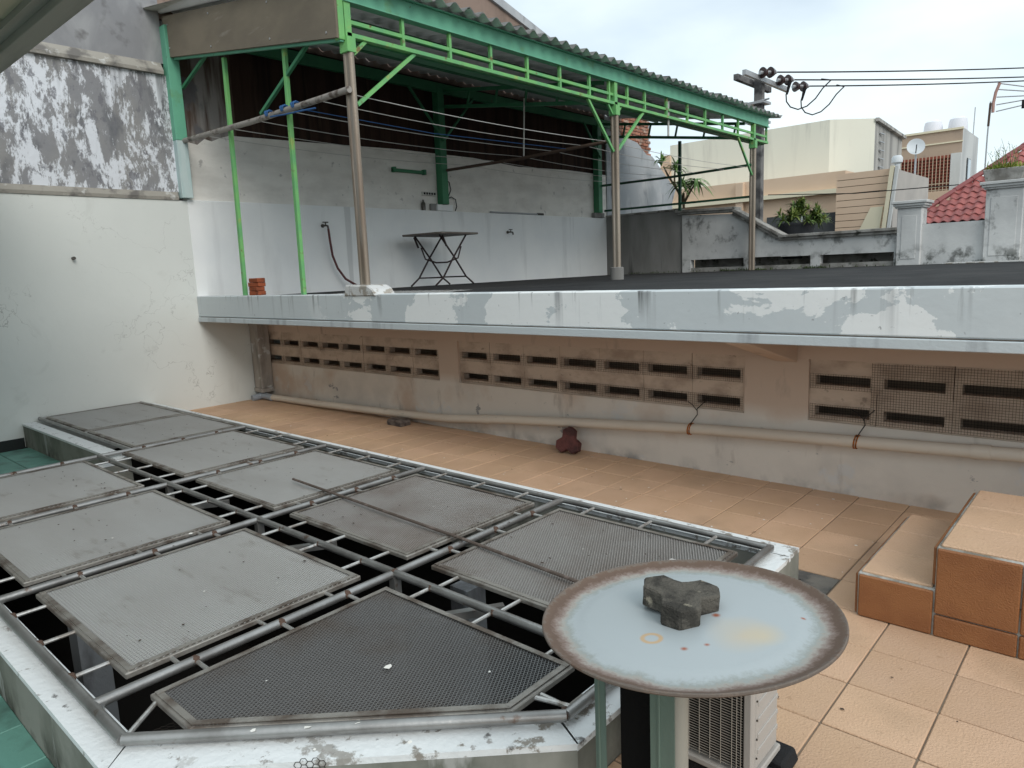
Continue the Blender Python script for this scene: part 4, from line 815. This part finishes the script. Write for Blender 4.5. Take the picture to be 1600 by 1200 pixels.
# ------------------------------------------------------------------ far end of the terrace
YE = 13.3
ew = thing('terrace_end_wall', (-5, YE, 1.4), 'weathered white parapet wall with sloping shoulder at the far end of the terrace', 'wall')
part('concrete_wall', MB().box(XW+.001, -7.15, YE, YE+.15, 1.3, 2.63), 'grey_concrete', ew, bev=.006)
part('concrete_coping', MB().box(XW+.001, -7.2, YE-.03, YE+.18, 2.631, 2.67), 'weather_cop', ew, bev=.006)
m = MB(); Zo, Zp = 1.475, 1.635
m.prism([(-7.148, Zp), (-5.14, Zp), (-5.14, 1.92), (-6.04, 2.47), (-7.148, 2.53)], 'y', YE-.03, YE+.12)
m.box(-5.138, -3.2, YE-.028, YE+.12, Zp-.01, 1.93)
part('wall_face', m, 'weather_white', ew)
m = MB()
for (a, b) in ((-7.148, -6.96), (-5.85, -5.68), (-4.60, -4.43), (-3.24, -3.2)): m.box(a, b, YE-.03, YE+.12, 1.38, Zp+.001)
part('sill_post', m, 'weather_white', ew)
m = MB().box(-7.14, -3.2, YE-.02, YE+.5, 1.38, Zo); m.box(-7.14, -3.2, YE+.121, YE+.6, Zp+.02, Zp+.1); m.box(-7.14, -3.2, YE+.5, YE+.6, 1.3, Zp+.02); part('slot_shade_box', m, 'weather_cop', ew)  # sill, and a closed box added behind the slots to keep them dark
cop = MB()
for (a, b, dz, w_) in (((-7.22, 2.555), (-6.03, 2.50), 0, .24), ((-7.26, 2.60), (-6.0, 2.545), .0, .32)): cop.beam((a[0], YE+.03, a[1]+.01), (b[0], YE+.03, b[1]+.03), w_, .05)
for (a, b, w_) in (((-6.06, 2.485), (-5.12, 1.945), .24), ((-6.05, 2.545), (-5.08, 1.99), .32)): cop.beam((a[0], YE+.032, a[1]), (b[0], YE+.032, b[1]), w_, .055)
for z, w_ in ((1.945, .24), (1.995, .32)): cop.beam((-5.16, YE+.034, z), (-3.2, YE+.034, z+.005), w_, .05)
part('coping', cop, 'weather_cop', ew, bev=.006)
for (a, b, zt, mt) in ((-3.2, -2.84, 2.32, 'weather_white'), (-1.98, -1.50, 2.50, 'weather_white')):
    pw = part('pillar', MB().box(a, b, YE-.09, YE+.27, 1.38, zt), mt, ew, bev=.01)
    m = MB()
    for k, (d, h) in enumerate(((.03, .03), (.055, .04), (.08, .045))): z = zt+sum((.03, .04, .045)[:k]); m.box(a-d, b+d, YE-.09-d, YE+.27+d, z, z+h)
    part('cap', m, 'weather_white', pw, bev=.006)
    part('panel', MB().box(a+.07, b-.07, YE-.098, YE-.089, 1.5, zt-.12), 'weather_white', pw, bev=.004)
part('wall_face', MB().box(-2.84, -1.98, YE-.02, YE+.12, 1.38, 2.05), 'weather_white', ew)
part('wall_face', MB().box(-1.5, 3.2, YE-.02, YE+.12, 1.38, 2.45), 'weather_white', ew)
part('trough', MB().prism([(-2.0, 2.617), (-1.54, 2.617), (-1.50, 2.80), (-2.04, 2.80)], 'y', YE-.1, YE+.3), 'weather_cop', ew, bev=.01)
def blade(m, base, az, ln, w_, rise, droop, n=5):
    b = Vector(base); h = Vector((math.cos(az), math.sin(az), 0)); s = Vector((-math.sin(az), math.cos(az), 0)); k = len(m.v)
    for i in range(n+1):
        t = i/n; p = b+h*(ln*math.cos(rise)*t)+Vector((0, 0, ln*(math.sin(rise)*t-droop*t*t))); ww = w_*(.45+1.3*t*(1-t)*1.2)*(1-t**4)+.0005
        m.v += [tuple(p-s*ww), tuple(p+s*ww+Vector((0, 0, ww*.3)))]
    for i in range(n): a = k+2*i; m.f.append((a, a+1, a+3, a+2))
t = thing('grass_tuft', (-1.8, YE+.1, 2.78), 'yellow green grass growing on top of the big right pillar', 'grass')
m = MB()
for k in range(420): blade(m, (random.uniform(-2.0, -1.54), random.uniform(YE-.08, YE+.28), 2.77), random.uniform(0, 6.3), random.uniform(.10, .26), .008, random.uniform(.5, 1.4), random.uniform(.2, .7), 3)
part('blades', m, 'leaf_dry', t)
m = MB()
for k in range(16): 
    x, y = random.uniform(-1.95, -1.62), random.uniform(YE-.05, YE+.2); h = random.uniform(.28, .5); a = random.uniform(0, 6); m.tube([(x, y, 2.77), (x+.04*math.cos(a), y, 2.77+h*.6), (x+.1*math.cos(a), y+.05*math.sin(a), 2.77+h)], .004, 4, .0015)
    for q in range(7): blade(m, (x+.06*math.cos(a)*q/7, y, 2.85+h*.11*q), random.uniform(0, 6.3), .07, .005, .7, .2, 2)
part('stalks', m, 'leaf_b', t)
# weeds along the wall foot
m = MB()
for k in range(520):
    x = random.choice((random.uniform(-8.4, -7.2), random.uniform(-5.75, -5.4), random.uniform(-4.7, -4.3), random.uniform(-6.3, -5.7), random.uniform(-7, -2.9)))
    blade(m, (x, random.uniform(YE-.16, YE-.03), 1.395), random.uniform(0, 6.3), random.uniform(.03, .10), .008, random.uniform(.3, 1.3), random.uniform(.1, .6), 2)
stuff('weeds', m, 'moss', 'small green weeds along the foot of the far parapet', 'weeds')
# agave in a black pot behind the parapet
t = thing('potted_plant', (-5.07, 13.95, 1.6), 'spiky green plant in a black pot behind the low parapet', 'plant')
part('pot', MB().lathe([(0, 0), (.24, 0), (.34, .62), (.36, .62), (.36, .66), (0, .66)], (-5.12, 13.95, 1.58), 20), 'pot_black', t, True)
m = MB()
for k in range(46):
    a = random.uniform(0, 6.3); rr = random.uniform(0, .47); cx, cy, cz = -5.06+rr*math.cos(a)*1.0, 13.95+rr*math.sin(a)*.8, 2.17+.44*(1-(rr/.54)**2)*random.uniform(.5, 1)
    for q in range(26): blade(m, (cx, cy, cz), random.uniform(0, 6.3), random.uniform(.12, .24), random.uniform(.012, .022), random.uniform(-.2, 1.5), random.uniform(.15, .7), 4)
part('leaves', m, 'leaf_a', t)
# pandanus like plant beyond the wall
t = thing('leafy_plant', (-8.0, 15.1, -3.2), 'tall plant with long drooping leaves behind the slanting wall top', 'plant')
m = MB(); m.tube([(-8.0, 15.1, -3.2), (-8.05, 15.1, 1), (-8.1, 15.1, 3.15)], .06, 8, .03); m.tube([(-8.1, 15.1, 2.9), (-8.3, 15.05, 3.4), (-8.25, 15.0, 3.75)], .03, 6, .015); m.tube([(-8.1, 15.1, 2.9), (-7.85, 15.0, 3.2), (-7.72, 15.0, 3.35)], .03, 6, .015); m.tube([(-8.1, 15.1, 3.0), (-8.5, 15.1, 3.6), (-8.6, 15.1, 3.8)], .03, 6, .015)
part('trunk', m, 'stem', t, True)
m = MB()
for (cx, cy, cz, n, up_) in ((-8.22, 15.0, 3.66, 44, 1.0), (-7.74, 15.0, 3.36, 52, .2), (-8.12, 15.05, 3.32, 60, .5), (-8.66, 15.1, 3.86, 26, 1.1)):
    for k in range(n): blade(m, (cx, cy, cz+random.uniform(-.05, .05)), random.uniform(0, 6.3), random.uniform(.3, .5), .026, random.uniform(up_-.5, up_+.45), random.uniform(.3, 1.0), 6)
part('leaves', m, 'leaf_b', t)

# ------------------------------------------------------------------ buildings behind
def wallring(name, pts, z0, z1, mats, parent):
    for i in range(len(pts)):
        a, b = pts[i], pts[(i+1) % len(pts)]; mt = mats[i] if i < len(mats) else mats[-1]
        part(name, MB().poly([(a[0], a[1], z0), (b[0], b[1], z0), (b[0], b[1], z1), (a[0], a[1], z1)], [(0, 1, 2, 3)]), mt, parent)
cbd = thing('cream_building', (-10, 27, -3.2), 'large cream rendered building with peach band behind the parapet', 'building')
fp = [(-13.4, 24.0), (-7.83, 24.0), (-6.81, 25.06), (-7.18, 29.86), (-13.4, 30.5)]
wallring('wall', fp, -3.2, 5.79, ['cream', 'cream', 'streaked_concrete', 'cream', 'cream'], cbd)
part('roof', MB().poly([(x, y, 5.78) for x, y in fp], [(0, 1, 2, 3, 4)]), 'streaked_concrete', cbd)
part('corner_panel', MB().box(-13.75, -13.36, 23.9, 24.6, -3.2, 5.45), 'peach', cbd)
part('parapet_edge', MB().prism([(-6.79, 25.0), (-6.70, 25.05), (-7.05, 29.9), (-7.2, 29.9)], 'z', 5.70, 5.80), 'streaked_concrete', cbd)
m = MB()
for k in range(8): m.beam((-6.83, 25.7, 3.6+k*.26), (-6.81, 26.1, 3.6+k*.26), .05, .03)
part('ladder_rungs', m, 'galv', cbd)
part('band', MB().box(-15.5, -6.9, 22.6, 23.99, 3.55, 4.05), 'peach', cbd)
part('band_ledge', MB().box(-15.6, -6.85, 22.4, 23.98, 3.42, 3.548), 'cream_light', cbd)
part('lower_wall', MB().box(-15.5, -6.9, 22.62, 23.97, -3.2, 3.418), 'peach', cbd)
part('band_pier', MB().box(-10.2, -9.95, 22.45, 22.62, -3.2, 4.03), 'peach', cbd, bev=.01)
wd = part('window', MB().box(-9.2, -7.0, 22.56, 22.615, 2.0, 2.88), 'window_dark', cbd)
part('sill', MB().box(-9.25, -6.95, 22.5, 22.62, 1.93, 1.998), 'cream_light', wd)
part('frame_bar', MB().box(-8.13, -8.08, 22.54, 22.6, 2.0, 2.88), 'galv', wd)
# peach facade of overlapping boards
pb = thing('panelled_building', (-5.8, 20.5, -3.2), 'low peach building clad in wide horizontal boards with grey side wall', 'building')
z = 3.70; k = 0
while z > 1.2:
    z1 = z; z0 = z-.172; r_ = -5.03-(3.7-z)*.10
    part('board', MB().poly([(-6.32, 20.0, z0), (r_-.017, 20.0, z0), (r_, 20.0, z1-.014), (-6.32, 20.0, z1-.014), (-6.32, 20.08, z0), (r_-.017, 20.08, z0), (r_, 20.08, z1-.014), (-6.32, 20.08, z1-.014)], [(0, 1, 2, 3), (7, 6, 5, 4), (0, 4, 5, 1), (1, 5, 6, 2), (2, 6, 7, 3), (3, 7, 4, 0)]), 'peach', pb); z = z0; k += 1
part('backing', MB().box(-6.31, -5.3, 20.06, 20.5, -3.2, 3.66), 'stem', pb)
part('cream_panel', MB().prism([(-5.73, 2.2), (-5.24, 2.2), (-5.17, 2.78), (-5.46, 2.78)], 'y', 19.97, 20.02), 'cream_light', pb)
part('edge_trim', MB().beam((-5.24, 19.94, 1.0), (-4.98, 19.94, 3.74), .09, .1, Vector((0, 1, 0))), 'cream_light', pb)
part('edge_trim', MB().beam((-5.14, 19.96, 1.0), (-4.88, 19.96, 3.72), .07, .1, Vector((0, 1, 0))), 'white_far', pb)
wallring('wall', [(-4.95, 20.0), (-4.96, 23.7), (-6.3, 23.7), (-6.31, 20.5)], -3.2, 3.68, ['grey_face'], pb)
part('roof', MB().poly([(-4.95, 20.0, 3.675), (-4.96, 23.7, 3.675), (-6.3, 23.7, 3.675), (-6.31, 20.1, 3.675)], [(0, 1, 2, 3)]), 'grey_face', pb)
part('roof_vent', MB().lathe([(0, 0), (.07, 0), (.07, .12), (.13, .15), (.13, .26), (.09, .32), (0, .33)], (-4.95, 20.2, 3.68), 12), 'dish_grey', pb, True)
# taller block behind
bb = thing('far_block', (-7, 36, -3.2), 'tan block with brick lattice screen and two water tanks on its roof', 'building')
wallring('wall', [(-9.5, 34), (-6.0, 34), (-6.09, 37.9), (-9.5, 37.9)], 3.0, 6.42, ['tan_wall', 'white_far', 'tan_wall', 'tan_wall'], bb)
part('wall', MB().box(-9.5, -6.1, 34.3, 37.8, -3.2, 3.0), 'tan_wall', bb)
part('roof', MB().poly([(-9.5, 34, 6.41), (-6, 34, 6.41), (-6.09, 37.9, 6.41), (-9.5, 37.9, 6.41)], [(0, 1, 2, 3)]), 'tan_wall', bb)
part('edge_column', MB().box(-6.35, -6.0, 33.85, 34.1, 2.5, 5.45), 'white_far', bb)
part('string_course', MB().box(-9.5, -5.98, 33.95, 34.02, 5.88, 5.93), 'cream_light', bb)
part('string_course', MB().box(-9.5, -5.98, 33.93, 34.03, 6.36, 6.44), 'cream_light', bb)
lt = part('lattice_screen', MB().box(-8.3, -6.36, 33.96, 33.99, 3.2, 5.42), 'lattice_red', bb)
for k in range(17): part('lattice_bar', MB().box(-8.3, -6.37, 33.86, 33.955, 3.3+k*.125, 3.335+k*.125), 'lattice_red' if k > 8 else 'lattice_tan', lt)
for k in range(15): part('lattice_bar', MB().box(-8.28+k*.13, -8.255+k*.13, 33.84, 33.857, 3.2, 5.42), 'lattice_tan', lt)
w2 = part('window', MB().box(-6.02, -5.99, 35.2, 35.9, 4.4, 5.35), 'window_dark', bb); part('pane', MB().box(-5.99, -5.975, 35.3, 35.8, 4.5, 5.3), 'window_pale', w2)
part('lower_wing', MB().box(-6.9, -4.6, 30, 33, -3.2, 3.75), 'peach', bb)
part('aerial', MB().tube([(-6.05, 36.4, 6.4), (-6.03, 36.4, 7.5)], .02, 5), 'galv', bb)
for x, l in ((-7.30, 'left white plastic water tank on the tan block roof'), (-6.40, 'right white plastic water tank on the tan block roof')):
    solo('water_tank', MB().lathe([(0, 0), (.36, 0), (.36, .1), (.345, .35), (.31, .52), (.2, .60), (0, .62)], (x, 35.2, 6.42), 20), 'tank_white', l, 'water tank', 'roof water tanks', smooth=True)
sd_ = thing('satellite_dish', (-5.0, 22.4, 3.6), 'round grey satellite dish above the panelled building', 'satellite dish')
m = MB(); ax = Vector((.3, -.9, .25)).normalized(); _, s_, u_ = basis(ax); C0 = Vector((-5.0, 22.2, 4.40)); k0 = len(m.v)
for i in range(6):
    rr = .22*i/5
    for j in range(24): a = j*math.pi/12; m.v.append(tuple(C0+s_*rr*math.cos(a)+u_*rr*math.sin(a)+ax*(rr*rr*1.0)))
for i in range(5):
    for j in range(24): a = k0+i*24+j; b = k0+i*24+(j+1) % 24; m.f.append((a, b, b+24, a+24))
part('reflector', m, 'dish_grey', sd_, True)
part('feed_arm', MB().tube([C0-u_*.2, C0+ax*.22-u_*.02], .012, 6), 'black_cable', sd_); part('mast', MB().tube([(-5.0, 22.25, 3.6), (-5.0, 22.25, 4.35)], .025, 8), 'galv', sd_)
an = thing('grid_antenna', (-2.5, 18, 2.0), 'pinkish grid dish antenna beside a thin mast at the right edge', 'antenna')
part('mast', MB().tube([(-2.76, 18, 1.9), (-2.74, 18, 3.9), (-2.72, 18, 4.58)], .014, 6), 'galv', an)
part('tip', MB().tube([(-2.735, 18, 4.1), (-2.72, 18, 4.55)], .022, 6), 'pole_brown', an)
part('rim', MB().tube([(-2.58, 18, 4.92), (-2.64, 18, 4.75), (-2.67, 18, 4.55), (-2.67, 18, 4.36)], .03, 6), 'rust_dish', an)
for (z0, z1) in ((4.92, 4.76), (4.80, 4.68), (4.65, 4.60), (4.50, 4.53), (4.37, 4.44)): part('grid_rod', MB().tube([(-2.62, 18, z0), (-2.1, 18.1, z1), (-1.6, 18.3, z1-.06)], .012, 6), 'galv', an)
part('feed', MB().tube([(-2.15, 17.9, 4.34), (-2.15, 17.9, 4.50)], .03, 8), 'black_cable', an)
part('support', MB().tube([(-1.7, 18.3, 1.9), (-1.7, 18.3, 4.6)], .04, 8), 'galv', an)

# red tiled roof beyond the right pillar
rh = thing('tiled_house_roof', (-1, 16, 1.5), 'red glazed tile roof with diagonal hip behind the right parapet', 'roof')
pl = lambda y: 2.1+.7*(y-15)
hx = lambda y: -3.5+(y-15)*.78
part('deck', MB().poly([(-3.44, 15, 2.05), (3, 15, 2.05), (3, 20, 5.55), (.46, 20, 5.55)], [(0, 1, 2, 3)]), 'ridge_tile', rh)
part('house_wall', MB().box(-3.2, 3, 15.3, 20, -3.2, 2.05), 'weather_white', rh)
def rtile():
    m = MB(); N = 6; w_, l_ = .15, .215
    for side in (0, 1):
        for i in (0, 1):
            for j in range(N+1): x = w_*j/N; z = .018*math.sin(2*math.pi*j/N)+(.024 if i == 0 else .0)-side*.012; m.v.append((x, l_*i*.82, z+l_*.82*.7*i))
    W_ = N+1
    for side in (0, 1):
        for j in range(N): a = side*2*W_+j; m.f.append((a, a+1, a+W_+1, a+W_))
    for j in range(N): m.f.append((j, j+1, 2*W_+j+1, 2*W_+j))
    return m.mesh('roof_tile', True)
rt_ = rtile(); rt_.materials.append(MATS['roof_tile'])
cnt = 0
for r in range(16):
    y = 15+r*.152
    for c in range(20):
        x = -3.5+c*.147+(r % 2)*.012
        if x < hx(y)-.02 or x > -1.15: continue
        inst('roof_tile', rt_, rh, (x, y, pl(y)+.01), (0, 0, random.uniform(-.02, .02))); cnt += 1
hm = MB().tube([(0, 0, 0), (.235, .30, .21)], .055, 8, .047).mesh('hip_tile', True); hm.materials.append(MATS['ridge_tile'])
for k in range(13): y = 15.0+k*.28; inst('hip_tile', hm, rh, (hx(y)-.03, y, pl(y)+.03))

# utility pole with insulators and wires
up_ = thing('utility_pole', (-6.75, 16, -3.2), 'dark concrete utility pole with crossarm behind the canopy end', 'utility pole')
part('shaft', MB().poly([(-6.87, 15.89, -3.2), (-6.63, 15.89, -3.2), (-6.63, 16.11, -3.2), (-6.87, 16.11, -3.2), (-6.82, 15.92, 5.5), (-6.65, 15.92, 5.5), (-6.65, 16.08, 5.5), (-6.82, 16.08, 5.5)], [(3, 2, 1, 0), (4, 5, 6, 7), (0, 1, 5, 4), (1, 2, 6, 5), (2, 3, 7, 6), (3, 0, 4, 7)]), 'pole_concrete', up_)
part('crossarm', MB().box(-6.62, -6.54, 14.85, 17.2, 5.36, 5.46), 'galv', up_); part('crossarm', MB().box(-6.97, -6.87, 15.2, 17.0, 5.38, 5.50), 'pole_concrete', up_)
for z in (4.55, 4.95): part('band', MB().box(-6.95, -6.55, 15.8, 16.2, z, z+.05), 'galv', up_); part('bolt', MB().tube([(-7.05, 15.85, z+.02), (-6.45, 15.85, z+.06)], .02, 6), 'galv', up_)
ends = [(-2.93, 24, 6.40), (-2.92, 24, 6.17), (-2.91, 24, 6.07)]
for k, (y, e) in enumerate(zip((15.45, 16.4, 17.3), ends)):
    p = Vector((-6.5, y, 5.48)); d = (Vector(e)-p).normalized()
    for q in range(2):
        c0 = p+d*(.12+q*.22); part('insulator', MB().tube([c0-d*.045, c0+d*.045], .115, 14, .075), 'insulator', up_, True)
        part('insulator_cap', MB().tube([c0-d*.12, c0+d*.12], .04, 8), 'galv', up_, True)
    s0 = p+d*.5
    lbl = ('top', 'middle', 'lowest')[k]+' overhead power wire running right from the utility pole'
    pts = [s0+(Vector(e)-s0)*t*1.0+Vector((0, 0, -.10*4*(t/2)*(1-t/2))) for t in [i/10 for i in range(0, 21)]]
    solo('power_wire', MB().tube(pts, .016, 6), 'black_cable', lbl, 'wire', 'power wires', smooth=True)
    if k: part('jumper', MB().tube([p+Vector((.27, 0, -.1)), p+Vector((.2, 0, -.34)), p+Vector((.2, .03, -.48)), p+Vector((.27, .08, -.60)), p+Vector((.40, .18, -.66)), p+Vector((.55, .3, -.60)), p+Vector((.68, .45, -.44)), p+Vector((.78, .6, -.22)), p+Vector((.9, .75, -.05)), s0+d*.8], .014, 6), 'black_cable', up_, True)
    if k: part('arrester', MB().tube([p+Vector((.28, 0, -.08)), p+Vector((.22, 0, -.34))], .045, 8, .02), 'black_cable', up_, True)
solo('service_wire', MB().tube([(-6.75, 16.6, 3.05), (-5, 17, 2.93), (-3, 17.2, 2.92), (-1.9, 17.3, 2.96), (0, 17.5, 3.05)], .010, 5), 'black_cable', 'thin low service wire crossing in front of the peach building', 'wire', smooth=True)

# ------------------------------------------------------------------ eave of the house overhead on the left
ev = thing('house_eave', (-6, .5, -.3), 'grey green underside of a roof eave in the top left corner', 'eave')
part('edge_beam', MB().box(-8.95, -3.1, 1.575, 1.705, 3.2, 3.46), 'eave_beam', ev, bev=.004)
part('inner_strip', MB().box(-8.95, -3.1, 1.50, 1.573, 3.25, 3.46), 'eave_beam', ev)
part('soffit_board', MB().box(-8.95, -3.1, -2.0, 1.498, 3.29, 3.42), 'soffit', ev)
part('house_wall', MB().box(-8.95, -3.1, -2.3, -2.0, -.3, 3.5), 'house_wall', ev)
